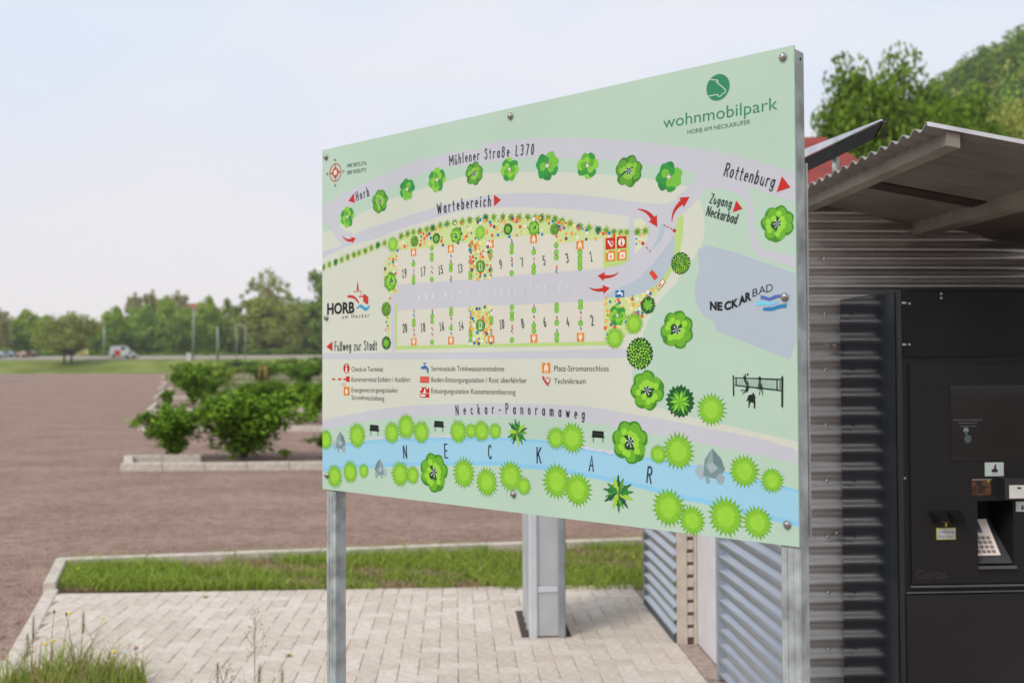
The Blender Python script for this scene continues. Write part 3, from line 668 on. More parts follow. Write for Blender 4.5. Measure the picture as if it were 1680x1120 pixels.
for r in range(4):
    for c in range(3):
        lab_ = text_mesh('123456789*0#'[(3 - r) * 3 + c] if r else '*0#'[c], 0.009)
        for v in lab_.vertices: v.co = tp(0.0145 + c * 0.0175 + v.co.x, 0.010 + r * 0.0165 + v.co.y, 0.0088)
        lab_.materials.append(M_INKK); link('key_digit', lab_, term)
# receipt hood: wedge with two dark openings
hx0, hz1 = F(1523, 837); hx1, hz0 = F(1576, 856)
b = MB()
for (u0, u1) in ((hx0, hx0 + (hx1 - hx0) * 0.52), (hx0 + (hx1 - hx0) * 0.55, hx1)):
    b.add([(u0, KBY - 0.006, hz1), (u1, KBY - 0.006, hz1), (u1 - 0.01, KBY - 0.055, hz0 + 0.012), (u0 + 0.022, KBY - 0.055, hz0 + 0.012), (u0 + 0.015, KBY - 0.006, hz0 - .004), (u1 - 0.01, KBY - 0.006, hz0 - .004)],
          [(0, 3, 2, 1), (3, 4, 5, 2), (0, 4, 3), (1, 2, 5)])
b.build('receipt_hood', mat('hood_black', (0.008, 0.008, 0.009), 0.4), kiosk)
ar = MB(); a = [(1549, 853.5), (1552, 853.5), (1552, 860), (1553, 860), (1550.5, 864), (1548, 860), (1549, 860)]
ar.add([(F(x, y)[0], KBY - 0.0072, F(x, y)[1]) for x, y in a[::-1]], [tuple(range(7))]); ar.build('printed_arrow', M_YARR, kiosk)
rl = fbox(1534.5, 865, 1566.5, 884, 0.0062, 0.0072).build('receipt_label', M_LIME, kiosk)
fbox(1536.2, 866.6, 1564.8, 882.4, 0.0073, 0.0076).build('label_field', M_PAPER, rl)
ktext('Quittung', 1537.5, 873.5, 1563.5, 5.2, 0.0079, M_VIOL, rl); ktext('Receipt', 1538, 881, 1563, 5.2, 0.0079, M_VIOL, rl)
ktext('Curox', 1501, 948, 1552, 15, 0.0068, M_FAINT, kiosk, offset=0.01)
for px, py in [(1471, 497), (1484, 497), (1491, 498), (1484, 565), (1491, 565), (1543, 482), (1543, 489), (1471, 565)]:
    a = F(px, py) if px > 1480 else (KX + 0.003, F(1480, py)[1]); b = MB(); b.lathe([(0.0045, 0), (0.0035, -0.003)], c=(a[0], KBY - 0.0045, a[1]), axis='y', n=8); b.build('rivet', M_BOLT, kiosk)
a = F(1484.5, 784); b = MB(); b.lathe([(0.004, 0), (0.003, -0.003)], c=(a[0], KBY - 0.0005, a[1]), axis='y', n=8); b.build('rivet', M_BOLT, kiosk)

# ------------------------------------------------------------------ grey steel column in the paving
sc = BMI @ gp(869, 1047); sd_ = BMI @ gp(929, 1047)
colm = empty('steel_column', BM @ Vector((sc.x, sc.y, 0)), PHI, label='light grey steel service column standing in a slot of the paving behind the board', cat='column')
wc = sd_.x - sc.x; dc = 0.62; HC = 1.85
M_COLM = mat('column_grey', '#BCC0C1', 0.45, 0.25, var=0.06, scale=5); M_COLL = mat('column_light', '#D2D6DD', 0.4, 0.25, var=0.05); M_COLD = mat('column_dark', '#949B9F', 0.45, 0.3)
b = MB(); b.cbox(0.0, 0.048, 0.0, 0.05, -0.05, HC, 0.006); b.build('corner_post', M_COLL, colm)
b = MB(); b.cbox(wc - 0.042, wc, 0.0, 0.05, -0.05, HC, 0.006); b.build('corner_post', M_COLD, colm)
b = MB(); b.box(0.0485, wc - 0.0425, 0.016, 0.03, 0.30, HC - .01); b.build('front_panel', M_COLM, colm)
b = MB(); b.box(0.0485, wc - 0.0425, 0.014, 0.03, 0.01, 0.265); b.build('front_panel', M_COLM, colm)
b = MB(); b.cbox(0.0485, wc - 0.0425, 0.006, 0.03, 0.267, 0.298, 0.003); b.build('cross_bar', M_COLL, colm)
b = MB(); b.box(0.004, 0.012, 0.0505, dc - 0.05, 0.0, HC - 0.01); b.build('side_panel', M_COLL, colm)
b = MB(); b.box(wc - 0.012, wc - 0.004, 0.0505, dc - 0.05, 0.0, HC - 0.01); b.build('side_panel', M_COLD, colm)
for yy in (0.16, 0.33, 0.48):
    b = MB(); b.cbox(-0.006, 0.0035, yy, yy + 0.035, 0.01, HC - 0.02, 0.002); b.build('side_rib', M_COLM, colm)
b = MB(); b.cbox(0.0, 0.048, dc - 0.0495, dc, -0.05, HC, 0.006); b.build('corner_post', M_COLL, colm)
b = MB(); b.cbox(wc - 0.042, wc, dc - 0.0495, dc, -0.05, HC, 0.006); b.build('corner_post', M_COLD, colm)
b = MB(); b.cbox(-0.012, wc + 0.012, -0.012, dc + 0.012, HC + 0.001, HC + 0.04, 0.006); b.build('cap', M_COLL, colm)
for yy, zz in ((0.10, 0.42), (0.29, 0.62)):
    b = MB(); b.lathe([(0.009, 0), (0.007, -0.006)], c=(-0.0005, yy, zz), axis='x', n=10); b.build('bolt', M_BOLT, colm)
b = MB(); b.add([(-0.045, 0.02, 0.0042), (wc + .035, 0.02, 0.0042), (wc + .035, dc + .05, 0.0042), (-.045, dc + .05, 0.0042)], [(0, 1, 2, 3)]); b.build('earth_slot', mat('slot_earth', '#4E3D33', 0.95, var=0.2), colm)
# ------------------------------------------------------------------ the map board
YAW = 0.7246; BW = 1.5049; BH = 1.0
BR = Vector((0.5669, 2.0608, EYE - 0.366)); DX = Vector((math.cos(YAW), -math.sin(YAW), 0)); BN = Vector((math.sin(YAW), math.cos(YAW), 0))
BL = BR - DX * BW
board = empty('map_board', (BL.x, BL.y, 0), -YAW, label='large map board of the motorhome park on two galvanised posts', cat='sign')
ZB = BR.z
def uv(px, py):
    """place on the board (metres from its lower left corner) seen at this place of the photograph"""
    d = ray(px, py); o = BR - Vector((0, 0, EYE)); t = o.dot(BN) / d.dot(BN); p = d * t - (BL - Vector((0, 0, EYE)))
    return (p.dot(DX), p.z)
M_FACE = flat('#BAD6C1')
M_ALU = mat('board_edge', '#C9CBCB', 0.4, 0.4)
b = MB(); b.box(0, BW, 0.0, 0.004, ZB, ZB + BH); panel = b.build('panel', M_FACE, board)
b = MB(); b.box(0.0, BW + 0.001, 0.0505, 0.0535, ZB + 0.012, ZB + BH * 0.77); b.build('back_panel', M_ALU, board)
# posts: square tubes with a folded lip
PT = 0.042
for k, u in enumerate((0.010, BW - PT - 0.001)):
    b = MB(); b.cbox(u, u + PT, 0.0055, 0.0055 + PT, -0.3, ZB + BH - 0.004, 0.003)
    b.box(u + 0.012, u + 0.015, 0.0035, 0.0056, -0.3, ZB - 0.004); b.box(u + 0.024, u + 0.028, 0.0042, 0.0056, -0.3, ZB - 0.004)
    p = b.build('post', M_GALV, board)
    if k:
        b = MB(); b.lathe([(0.0032, 0), (0.0031, 0.0006)], c=(u + PT + 0.0003, 0.03, ZB + BH - 0.022), axis='x', n=10); b.build('post_hole', mat('hole_dark', (0.02, 0.02, 0.02), 0.9), p)
b = MB(); 
for zz in (0.06, 0.5, 0.93):
    b = MB(); b.box(0.012 + PT + .001, BW - PT - 0.003, 0.012, 0.040, ZB + zz, ZB + zz + 0.03); b.build('cross_rail', M_GALV, board)
for px, py in [(1285, 94), (838, 191), (535.5, 258), (536, 521), (1288, 487), (1292, 860), (843, 810), (537, 779)]:
    u, v = uv(px, py); b = MB(); b.lathe([(0.0085, 0.0), (0.0085, -0.0012), (0.0066, -0.0014), (0.0064, -0.0052), (0.0045, -0.0068), (0.002, -0.0072)], n=14, axis='y'); b.build('bolt', M_BOLT, panel, loc=(u, -0.0016, ZB + v))

LAY = [0]
def lay():
    LAY[0] += 1; return -0.00006 * LAY[0]
def put(b, pts, y, mi=0):
    b.add([(u, y, ZB + v) for u, v in pts], [tuple(range(len(pts)))], mi)
def ppoly(name, pix, col, k=None):
    y = lay() if k is None else -0.00006 * k
    pts = [uv(*q) for q in pix]; ar = sum(pts[i][0] * pts[(i + 1) % len(pts)][1] - pts[(i + 1) % len(pts)][0] * pts[i][1] for i in range(len(pts)))
    pts = [(min(BW - 0.0002, max(0.0002, a)), min(BH - 0.0002, max(0.0002, c))) for a, c in pts]
    if ar < 0: pts = pts[::-1]
    b = MB(); put(b, pts, y); return b.build(name, flat(col), panel)
def smooth(pts, n=5):
    """Catmull-Rom through the points, open"""
    o = []; P = [pts[0]] + list(pts) + [pts[-1]]
    for i in range(1, len(P) - 2):
        for k in range(n):
            t = k / n; q = []
            for c in (0, 1):
                a, b_, c_, d = P[i - 1][c], P[i][c], P[i + 1][c], P[i + 2][c]
                q.append(0.5 * (2 * b_ + (c_ - a) * t + (2 * a - 5 * b_ + 4 * c_ - d) * t * t + (3 * b_ - a - 3 * c_ + d) * t ** 3))
            o.append(tuple(q))
    o.append(tuple(pts[-1])); return o
BEIGE, ROAD, LIME, BGREY, WATER, WDARK, GREEN = '#D5DACA', '#C9CCD3', '#BAD980', '#B5C3CD', '#A0D3E9', '#8FCEEC', '#BAD6C1'
# beige ground of the site
top_b = smooth([(529, 382), (552, 372), (586, 354), (631, 331), (681, 313), (734, 297), (788, 286), (862.5, 282), (943, 283.6), (1014, 289), (1078.6, 296), (1127.5, 307), (1147, 327), (1154, 350), (1156, 375), (1151, 402), (1136, 425), (1115, 454), (1106, 468.6), (1088, 486), (1072, 511), (1060, 535), (1052.5, 555), (1044, 585), (1037, 612), (1040, 635), (1050, 655), (1073, 666), (1140, 685), (1219, 703), (1312, 725)])
bot_b = [(1312, 760), (529, 720)]
ppoly('printed_ground', top_b + bot_b, BEIGE)
# green river banks
ppoly('printed_bank', smooth([(529, 704.6), (573.6, 695.7), (627, 687), (698.6, 683), (820, 683), (851, 683), (905, 685), (958.6, 692), (1012, 701), (1080, 713.6), (1140, 725), (1218.6, 741), (1272, 752), (1312, 763)]) + [(1312, 897), (529, 801)], GREEN)
ppoly('printed_road', smooth([(529, 688.6), (591, 676), (663, 666), (734, 662.7), (820, 661), (851, 661.8), (923, 663.6), (976, 668), (1048, 681), (1111, 692), (1183, 706), (1254, 721), (1312, 739)]) + smooth([(1312, 763), (1272, 752), (1218.6, 741), (1140, 725), (1080, 713.6), (1012, 701), (958.6, 692), (905, 685), (851, 683), (820, 683), (698.6, 683), (627, 687), (573.6, 695.7), (529, 704.6)]), ROAD)
wt = smooth([(529, 732), (573.6, 726), (634, 720), (698.6, 718), (820, 717.5), (869, 720), (905, 723), (958.6, 735), (1008.6, 742.5), (1065.7, 750.5), (1140, 763), (1193.6, 773.6), (1242, 786), (1285, 797), (1312, 804)])
wb = smooth([(1312, 864.6), (1267, 854), (1215, 842), (1165, 828), (1120, 820), (1075.7, 807.5), (1030, 796), (985, 787), (932, 777), (894, 771), (851, 767.5), (820, 763.6), (680.7, 764), (609, 767.5), (573.6, 768), (529, 773)])
ppoly('printed_water', wt + wb, WDARK)
ppoly('printed_water', [(x, y + 5) for x, y in wt] + [(x, y - 6 - (x - 529) * .004) for x, y in wb], WATER)
# upper road
ppoly('printed_road', smooth([(529, 338), (556, 322), (591, 302), (636, 284), (672, 268), (734, 252), (788, 243), (800, 235), (871, 227), (961, 227), (1032, 231), (1100, 239), (1179, 250), (1236, 262.5), (1312, 286)]) +
      smooth([(1312, 333), (1272, 321), (1242, 311), (1197, 302), (1165, 293), (1155, 315), (1145, 327), (1129, 343), (1118.6, 350), (1108, 350), (1106, 330), (1142, 287.5), (1100, 276), (1058, 270), (1014, 264), (914, 258.6), (853, 260), (800, 267.5), (788, 271), (734, 273.6), (681, 290), (634, 311), (609, 320), (582, 334), (559, 350), (552, 363), (563, 377), (579, 383), (563, 401), (545, 381), (538, 368), (529, 362)]), ROAD)
ppoly('printed_road', smooth([(529, 412), (563, 401), (591, 379), (663, 356), (734, 334), (806, 320), (871, 316.6), (943, 319), (996, 325), (1050, 332), (1086, 334.5), (1108, 327), (1135, 300)]) + smooth([(1160, 300), (1130, 342), (1111, 357), (1108, 382), (1095, 400), (1042, 470), (1000, 492), (770, 503), (648.6, 509.5)]) + [(648.6, 578), (643, 578), (640.5, 487), (652, 467.5)] + smooth([(652, 467.5), (770, 458.6), (932, 445), (990, 441), (1017.5, 434.6), (1032, 426)]) + [(1031.5, 356)] + smooth([(1030, 356), (996, 350), (943, 344), (880, 341), (800, 341), (734, 352), (698.6, 363.6), (654, 377), (618, 391), (573.6, 403), (529, 424)]), ROAD)
ppoly('printed_ground', smooth([(1040, 360), (1053, 359), (1060, 367), (1064, 376), (1060, 396), (1042, 417)], 4), '#D8DFBC')
ppoly('printed_road', [(529, 579.6), (820, 577), (1035, 571), (1037, 587), (820, 588.6), (529, 589.5)], ROAD)
# access path to the pool and the pool building
ppoly('printed_road', smooth([(1156, 312.5), (1165, 293), (1192, 296), (1215, 303.6), (1226, 311), (1236, 339), (1238, 375), (1247, 403.6), (1272, 414), (1312, 421)]) + smooth([(1312, 441), (1272, 428.6), (1245, 419.6), (1234.6, 405), (1229, 375), (1226, 339), (1218.6, 325), (1201, 314), (1174, 309)]), ROAD)
ppoly('printed_building', smooth([(1299, 446.5), (1158, 402), (1147, 442), (1140, 467), (1140, 484.6), (1145, 502.5), (1156, 518.6), (1172, 529)], 3)[0:] + [(1175, 542), (1218.6, 559.6), (1293.6, 589), (1297, 586), (1306.5, 561), (1306.5, 448)], BGREY)
# crescents of the station area
cres = smooth([(991, 489), (991, 486), (1016, 472.5), (1040, 461), (1064, 440), (1081, 420), (1095, 401), (1102.5, 389), (1106, 384)]) + smooth([(1107, 397.5), (1106, 416), (1100, 434), (1091, 451), (1072.5, 470), (1054, 481), (1030, 487), (991, 489)])
ppoly('printed_lawn', smooth([(1120, 350), (1121, 360), (1120.6, 379), (1119, 395), (1115, 412.5), (1107.5, 435), (1097.5, 452), (1089, 469), (1075, 485), (1058.6, 519), (1030, 546), (1012, 570), (998, 566)]) + [(991.6, 563.6), (990.7, 488.6)] + smooth([(1030, 487), (1054, 481), (1072, 470), (1091, 451), (1104, 425), (1106, 400), (1108, 380), (1111, 359)]), LIME)
ppoly('printed_station', cres, BGREY)
ppoly('printed_station', smooth([(1083, 367.5), (1091, 369), (1089, 382.5), (1080, 399), (1067.5, 410), (1077.5, 394), (1082, 379)]), BGREY)
ppoly('printed_lawn', [(648.6, 497), (652, 497), (652, 567.5), (820, 564), (992.5, 560), (1000, 566), (820, 569), (648.6, 573)], LIME)
bay_up = [(652, 411), (705.7, 405), (768, 397), (810, 392), (869, 386), (912, 384), (913, 398), (967.5, 393.6), (990, 390), (990, 440), (770, 457.6), (652, 467)]
ppoly('printed_bays', bay_up, '#DADACA'); ppoly('printed_bays', [(652, 510), (990, 493), (990, 560), (652, 567)], '#DADACA')
BED = '#CBDD96'
beds = [[(650, 400), (654, 388), (698.6, 374), (752, 363), (814.6, 357), (887, 357), (923, 362), (958.6, 373), (994, 381), (1032, 381), (1032, 390), (990, 391), (967.5, 394.6), (912, 399), (911, 384), (869, 386), (810, 393), (768, 398), (705.7, 406), (651, 412)],
        [(641.6, 414), (651, 411), (651, 482), (638, 482.7), (633, 469), (629, 451), (630, 437), (636, 421)],
        [(770, 396), (805, 393), (805.7, 457), (770, 459.5)], [(770, 503), (807.5, 501), (807.5, 564), (770, 566)],
        [(990.7, 488.6), (1030, 487), (1054, 481), (1079, 473), (1074, 487), (1058.6, 519), (1030, 546), (998, 562), (991.6, 560)]]
ppoly('printed_bed', [(990, 388), (1032, 384), (1032, 427), (1017, 435), (1000, 438), (990, 440)], LIME)
for bd in beds: ppoly('printed_bed', bd, BED)
ppoly('printed_bed', [(640.5, 486), (636, 490), (631, 520), (636, 545), (630, 560), (637, 566), (639, 545), (640, 520), (638, 500)], BED)
# hedge ground strip in lime along the hedge
ppoly('printed_bed', smooth([(529, 436), (573, 421), (620, 402), (650, 392)]) + smooth([(650, 398), (620, 409), (573, 428), (529, 442)]), '#D3DDB0')

# ---- small printed things; each drawn at unit size, one mesh per kind
def unit(name, shapes):
    """shapes: list of (polygon, colour); later ones lie on top"""
    cols = []; b = MB()
    for i, (pts, c) in enumerate(shapes):
        if c not in cols: cols.append(c)
        b.add([(x, -0.00003 * i, z) for x, z in pts], [tuple(range(len(pts)))], cols.index(c))
    return b.mesh(name, [flat(c) for c in cols])
def circ(cx, cz, r, n=12, rz=None): return [(cx + r * math.cos(2 * math.pi * k / n), cz + (rz or r) * math.sin(2 * math.pi * k / n)) for k in range(n)]
def star(cx, cz, r0, r1, n, ph=0.0, jit=0.0, rr=rnd): return [(cx + (r0 if k % 2 == 0 else r1) * (1 + rr.uniform(-jit, jit)) * math.cos(math.pi * k / n + ph), cz + (r0 if k % 2 == 0 else r1) * (1 + rr.uniform(-jit, jit)) * math.sin(math.pi * k / n + ph)) for k in range(2 * n)]
def blob(cx, cz, r, lobes, amp, n=28, ph=0.0): return [(cx + r * (1 + amp * abs(math.sin(lobes * math.pi * k / n + ph))) * math.cos(2 * math.pi * k / n), cz + r * (1 + amp * abs(math.sin(lobes * math.pi * k / n + ph))) * math.sin(2 * math.pi * k / n)) for k in range(n)]
def u_bush(c0='#72B52C', c1='#86C635', c2='#9BD740', seed=1):
    q = random.Random(seed); return [(star(0, 0, 1.02, .70, 22, 0, .07, q), c0), (star(0, 0, .80, .68, 21, .1, .06, q), c1), (star(0, 0, .55, .44, 15, .2, .1, q), c2)]
def u_cluster(seed=2, dk='#458F22', md='#6DB52C', lt='#98DB3C'):
    q = random.Random(seed); s = []; n = 7
    for k in range(n):
        a = 2 * math.pi * k / n + q.uniform(-.2, .2); s.append((blob(.58 * math.cos(a), .58 * math.sin(a), .40, 5, .08, 20, q.uniform(0, 3)), dk))
    s.append((blob(0, 0, .5, 6, .1), '#1D4B2E'))
    for k in range(n):
        a = 2 * math.pi * k / n + q.uniform(-.2, .2); s.append((blob(.62 * math.cos(a), .62 * math.sin(a), .27, 5, .1, 16), md))
    for k in range(n + 3):
        a = 2 * math.pi * k / (n + 3) + q.uniform(-.2, .2); rr = q.choice((.36, .55)); s.append((blob(rr * math.cos(a), rr * math.sin(a), .15, 5, .15, 12), lt))
    for k in range(6):
        a = 1.05 * k + .3; s.append(([(0.02 * math.sin(a), -.02 * math.cos(a)), (.24 * math.cos(a - .12), .24 * math.sin(a - .12)), (.24 * math.cos(a + .12), .24 * math.sin(a + .12))], '#E9EEEA'))
    return s
def u_clover(seed=3, cols=('#5FB52F', '#35993C', '#8CCF3D')):
    q = random.Random(seed); s = []
    for k in range(7):
        a = 2 * math.pi * k / 7 + q.uniform(-.2, .2); s.append((blob(.58 * math.cos(a), .58 * math.sin(a), .34, 4, .16, 20, q.uniform(0, 3)), cols[q.randrange(3)]))
    for k in range(5):
        a = 2 * math.pi * k / 5 + .5; s.append((blob(.36 * math.cos(a), .36 * math.sin(a), .26, 3, .1, 16), cols[q.randrange(3)]))
    for k in range(7):
        a = 2 * math.pi * k / 7; w_ = .03; s.append(([(w_ * math.sin(a), -w_ * math.cos(a)), (.5 * math.cos(a), .5 * math.sin(a)), (-w_ * math.sin(a), w_ * math.cos(a))], '#7A5A36'))
    s.append((star(0, 0, .22, .07, 6), '#E6ECE0')); return s
def u_ball(seed=4, n=70):
    q = random.Random(seed); s = [(star(0, 0, 1.0, .9, 24, 0, .03, q), '#1B4D25')]
    for k in range(n):
        rr = math.sqrt(k / n) * .88; a = k * 2.39996; s.append((circ(rr * math.cos(a), rr * math.sin(a), .065 + .02 * q.random(), 6), '#9BDB3A' if q.random() < .6 else '#6FB62E'))
    return s
def u_star(seed=5):
    q = random.Random(seed); s = [(star(0, 0, 1.0, .84, 20, 0, .05, q), '#1C5B2A')]
    for k in range(14):
        a = 2 * math.pi * k / 14 + q.uniform(-.1, .1); r1 = q.uniform(.65, .88); w_ = .1; c, s_ = math.cos(a), math.sin(a)
        s.append(([(0, 0), (.5 * r1 * c + w_ * s_, .5 * r1 * s_ - w_ * c), (r1 * c, r1 * s_), (.5 * r1 * c - w_ * s_, .5 * r1 * s_ + w_ * c)], '#8ED338' if k % 2 else '#5CAA30'))
    return s
def u_hedge(c, d, seed): q = random.Random(seed); return [(star(0, 0, 1.0, .48, 9, .3, .18, q), c), (star(0, 0, .55, .25, 7, .1, .2, q), d)]
def u_fern(seed=6):
    q = random.Random(seed); s = []
    for k in range(14):
        a = 2 * math.pi * k / 14 + q.uniform(-.15, .15); r1 = q.uniform(.75, 1.05); c, s_ = math.cos(a), math.sin(a); L_, R_ = [], []
        for i in range(7):
            t = .1 + .8 * i / 6; w_ = .15 * math.sin(math.pi * min(1, t + .12)) * (1 if i % 2 else .55); L_.append((r1 * t * c + w_ * s_, r1 * t * s_ - w_ * c)); R_.append((r1 * t * c - w_ * s_, r1 * t * s_ + w_ * c))
        s.append(([(0, 0)] + L_ + [(r1 * c, r1 * s_)] + R_[::-1], ['#2C7A3C', '#5DA536', '#1F5F38', '#A5D13C', '#3D8C3A'][k % 5]))
    return s
def u_rock(): return [([(-.95, -.35), (-.6, -.75), (-.35, -.45), (-.3, 0), (-.75, .1)], '#A9BDC1'), ([(-.45, -.5), (-.35, .35), (.1, .95), (.62, .45), (.85, -.1), (.4, -.62)], '#7A9597'), ([(-.3, 0), (.1, .95), (.15, .2), (.0, -.3)], '#93ACAE'), ([(.1, .95), (.15, .2), (.45, -.05), (.85, -.1), (.62, .45)], '#6F8A8B'), ([(-.25, .1), (.15, .2), (.45, -.05), (.05, -.35)], '#A6B9BF'), ([(.3, -.6), (.55, -.3), (.85, -.45), (.7, -.9), (.4, -.85)], '#9DB2B4'), ([(-.35, -.5), (-.1, -.55), (-.05, -.85), (-.25, -.9)], '#8FA6A8')]
def u_bench(): return [([(-.95, -.1), (.95, -.1), (.9, .7), (-.85, .75)], '#14201C'), ([(-1, -.12), (1.05, -.15), (1.05, -.02), (-1, .02)], '#0C1412'), ([(-.8, -.12), (-.62, -.12), (-.65, -.75), (-.78, -.75)], '#5F7A70'), ([(.65, -.12), (.83, -.12), (.86, -.75), (.7, -.75)], '#5F7A70'), ([(-.9, .3), (.92, .27), (.92, .33), (-.9, .36)], '#3A4A44')]
def u_plug(): return [([(-1, -1), (1, -1), (1, 1), (-1, 1)], '#E08A24'), ([(-.5, -.4), (.5, -.4), (.42, .3), (.12, .55), (.12, .95), (-.12, .95), (-.12, .55), (-.42, .3)], '#F3E9DC'), ([(-.4, -.42), (-.18, -.42), (-.18, -.85), (-.4, -.85)], '#F3E9DC'), ([(.18, -.42), (.4, -.42), (.4, -.85), (.18, -.85)], '#F3E9DC'), ([(-.08, .25), (.12, .0), (0, .0), (.06, -.25), (-.14, .03), (-.02, .03)], '#C06A20')]
U = {'bush': unit('printed_bush', u_bush()), 'cluster': unit('printed_tree', u_cluster()), 'clusterd': unit('printed_tree', u_cluster(12, '#3F8526', '#5FA62C', '#8CCB3A')), 'clover': unit('printed_tree', u_clover()), 'cloverd': unit('printed_tree', u_clover(9, ('#2F9A3E', '#24893F', '#74C43A'))),
     'ball': unit('printed_tree', u_ball()), 'star': unit('printed_tree', u_star()), 'fern': unit('printed_fern', u_fern()), 'rock': unit('printed_rock', u_rock()), 'bench': unit('printed_bench', u_bench()), 'plug': unit('printed_plug', u_plug()),
     'hedge0': unit('printed_hedge', u_hedge('#86B238', '#5B8C2C', 1)), 'hedge1': unit('printed_hedge', u_hedge('#9BBE45', '#6E9A30', 2)), 'hedge2': unit('printed_hedge', u_hedge('#3F8B34', '#23642C', 3)), 'small': unit('printed_bush', [(circ(0, 0, 1, 14), '#5BA42E'), (circ(.05, .08, .78, 12), '#86CB3F')])}
def vs(px): return 0.3436 * (px + 1089)            # photo pixels per metre of height on the board
UN = {'bush': 'printed_bush', 'fern': 'printed_fern', 'rock': 'printed_rock', 'bench': 'printed_bench', 'plug': 'printed_plug', 'small': 'printed_bush', 'hedge0': 'printed_hedge', 'hedge1': 'printed_hedge', 'hedge2': 'printed_hedge'}
def stamp(kind, px, py, ry, rot=None, sx=1.0, y=None):
    u, v = uv(px, py); r = ry / vs(px) * (1.14 if kind == 'bush' else (1.17 if kind in ('clover', 'cloverd', 'cluster', 'clusterd', 'fern', 'rock') else 1.0)); o = link(UN.get(kind, 'printed_tree'), U[kind], panel)
    o.location = (u, y if y is not None else STY, ZB + v); o.scale = (r * sx, 1.0, r); o.rotation_euler = (0, rnd.uniform(0, 6) if rot is None else rot, 0)
    if u < r:                       # cut off by the edge of the board
        o.rotation_euler = (0, 0, 0); o.data = o.data.copy()
        for q in o.data.vertices: q.co.x = max(q.co.x, (0.0004 - u) / (r * sx))
    return o
# the little flower dots: one joined part per colour group
STY = -0.0018
LAY[0] = 32
def inside(p, poly):
    c = False; n = len(poly)
    for i in range(n):
        a, b_ = poly[i], poly[i - 1]
        if (a[1] > p[1]) != (b_[1] > p[1]) and p[0] < (b_[0] - a[0]) * (p[1] - a[1]) / (b_[1] - a[1]) + a[0]: c = not c
    return c
DOTC = [('#E8502A', None), ('#F08A1E', '#F6C060'), ('#3F9BD0', '#123F74'), ('#E8625A', None), ('#E6E8E8', None), ('#6A4F7A', None), ('#F4E2A0', None), ('#F09A2A', '#F7D27A')]
dcols = []; 
for a, c in DOTC:
    for q in (a, c):
        if q and q not in dcols: dcols.append(q)
dots = MB(); q7 = random.Random(5); occ = []
def dot(px, py, rpx, ci):
    u, v = uv(px, py); r = rpx / vs(px); a, c = DOTC[ci]; y = -0.00201 - 0.00002 * (len(occ) % 9); occ.append(1)
    put(dots, [(u + r * math.cos(t * math.pi / 4), v + r * math.sin(t * math.pi / 4)) for t in range(8)], y, dcols.index(a))
    if c: put(dots, [(u + .5 * r * math.cos(t * math.pi / 3), v + .5 * r * math.sin(t * math.pi / 3)) for t in range(6)], y - 0.0002, dcols.index(c))
pl = []
for bi, bd in enumerate(beds):
    x0, x1 = min(p[0] for p in bd), max(p[0] for p in bd); y0, y1 = min(p[1] for p in bd), max(p[1] for p in bd); tries = 0; want = (150, 26, 62, 62, 75)[bi]; got = 0
    while got < want and tries < 6000:
        tries += 1; p = (q7.uniform(x0, x1), q7.uniform(y0, y1))
        if not inside(p, bd) or any((p[0] - a) ** 2 + (p[1] - b_) ** 2 < 15 for a, b_ in pl): continue
        pl.append(p); got += 1; dot(p[0], p[1], q7.choice((1.5, 2.2, 2.9, 3.3)), q7.randrange(8))
for p in [(1051, 386), (1058, 388), (1044, 392), (1049, 396), (1054, 398), (1044, 400), (634, 528), (636, 521), (633, 541), (637, 538), (632, 548), (640, 489), (636, 486), (1070, 478), (1079, 480), (636, 534)]: dot(p[0], p[1], 2.0, q7.randrange(8))
cols_data = {678.5: ['p414', 'd427', 's433.5', 'd442', 'd449', 's456.5', 's463'], 708.5: ['s407', 's418.5', 's425', 'd437', 'd445', 's458'], 739.7: ['p408', 'd419', 'd428', 's435', 's442.5', 'd454', 'd459'], 771.8: ['s402.5', 's410', 'd421', 's429.5', 'd440', 's448', 's454.5'], 805: ['p400.5', 's413', 's420', 'd427', 'd435', 's443.5', 'd451'],
             839.6: ['d393', 'd397', 's404.5', 's413', 'd423', 'd428', 'd434', 's448'], 875.7: ['p392', 'd406', 's413.5', 'd423', 'd431', 's438', 's446'], 912.8: ['s402.5', 's414', 's422.5', 'd436', 'd440', 'd445'], 951.5: ['p402', 's414', 's423', 's431', 's439']}
cols_low = {679: ['d509', 'd516', 's526', 's532.5', 'd540', 'd548', 'p560.5'], 709: ['d508', 'd512', 's519', 's527', 'd538', 'd547', 's561'], 740: ['s507.5', 's515', 'd522', 'd530', 's538', 'd546', 'p558.5'], 772: ['s507.5', 'd514', 'd521', 'd531', 's541.5', 's549.5', 's558.5'], 806: ['d505', 'd511', 's522.5', 's529', 'd540', 'd547', 'p557'],
            840: ['s503.8', 's514.5', 's522.5', 'd533', 'd537', 'd543', 's557.5'], 876: ['d501', 's509', 'd519', 'd527', 's534', 's542.5', 'p555'], 913.5: ['s501', 's508.6', 'd520', 'd523', 's529.5', 'd541', 's549', 's557'], 952.5: ['s496', 's503.6', 'd512', 'd520', 's530', 'd538', 'p553']}
for dct in (cols_data, cols_low):
    for x, it in dct.items():
        for i, s_ in enumerate(it):
            k, y = s_[0], float(s_[1:])
            if k == 'd': dot(x + q7.uniform(-.6, .6), y, 1.8, (3, 2, 5, 1)[i % 4]); dot(x + 1, y + 2.6, 1.4, (2, 5, 0)[i % 3])
            elif k == 's': stamp('small', x, y, 4.3 + (x - 680) * .003)
            else: stamp('plug', x, y, 6.2 + (x - 680) * .004, rot=0.0 if dct is cols_data else math.pi, sx=1.05)
dots.build('printed_flowers', [flat(c) for c in dcols], panel, kind='stuff')
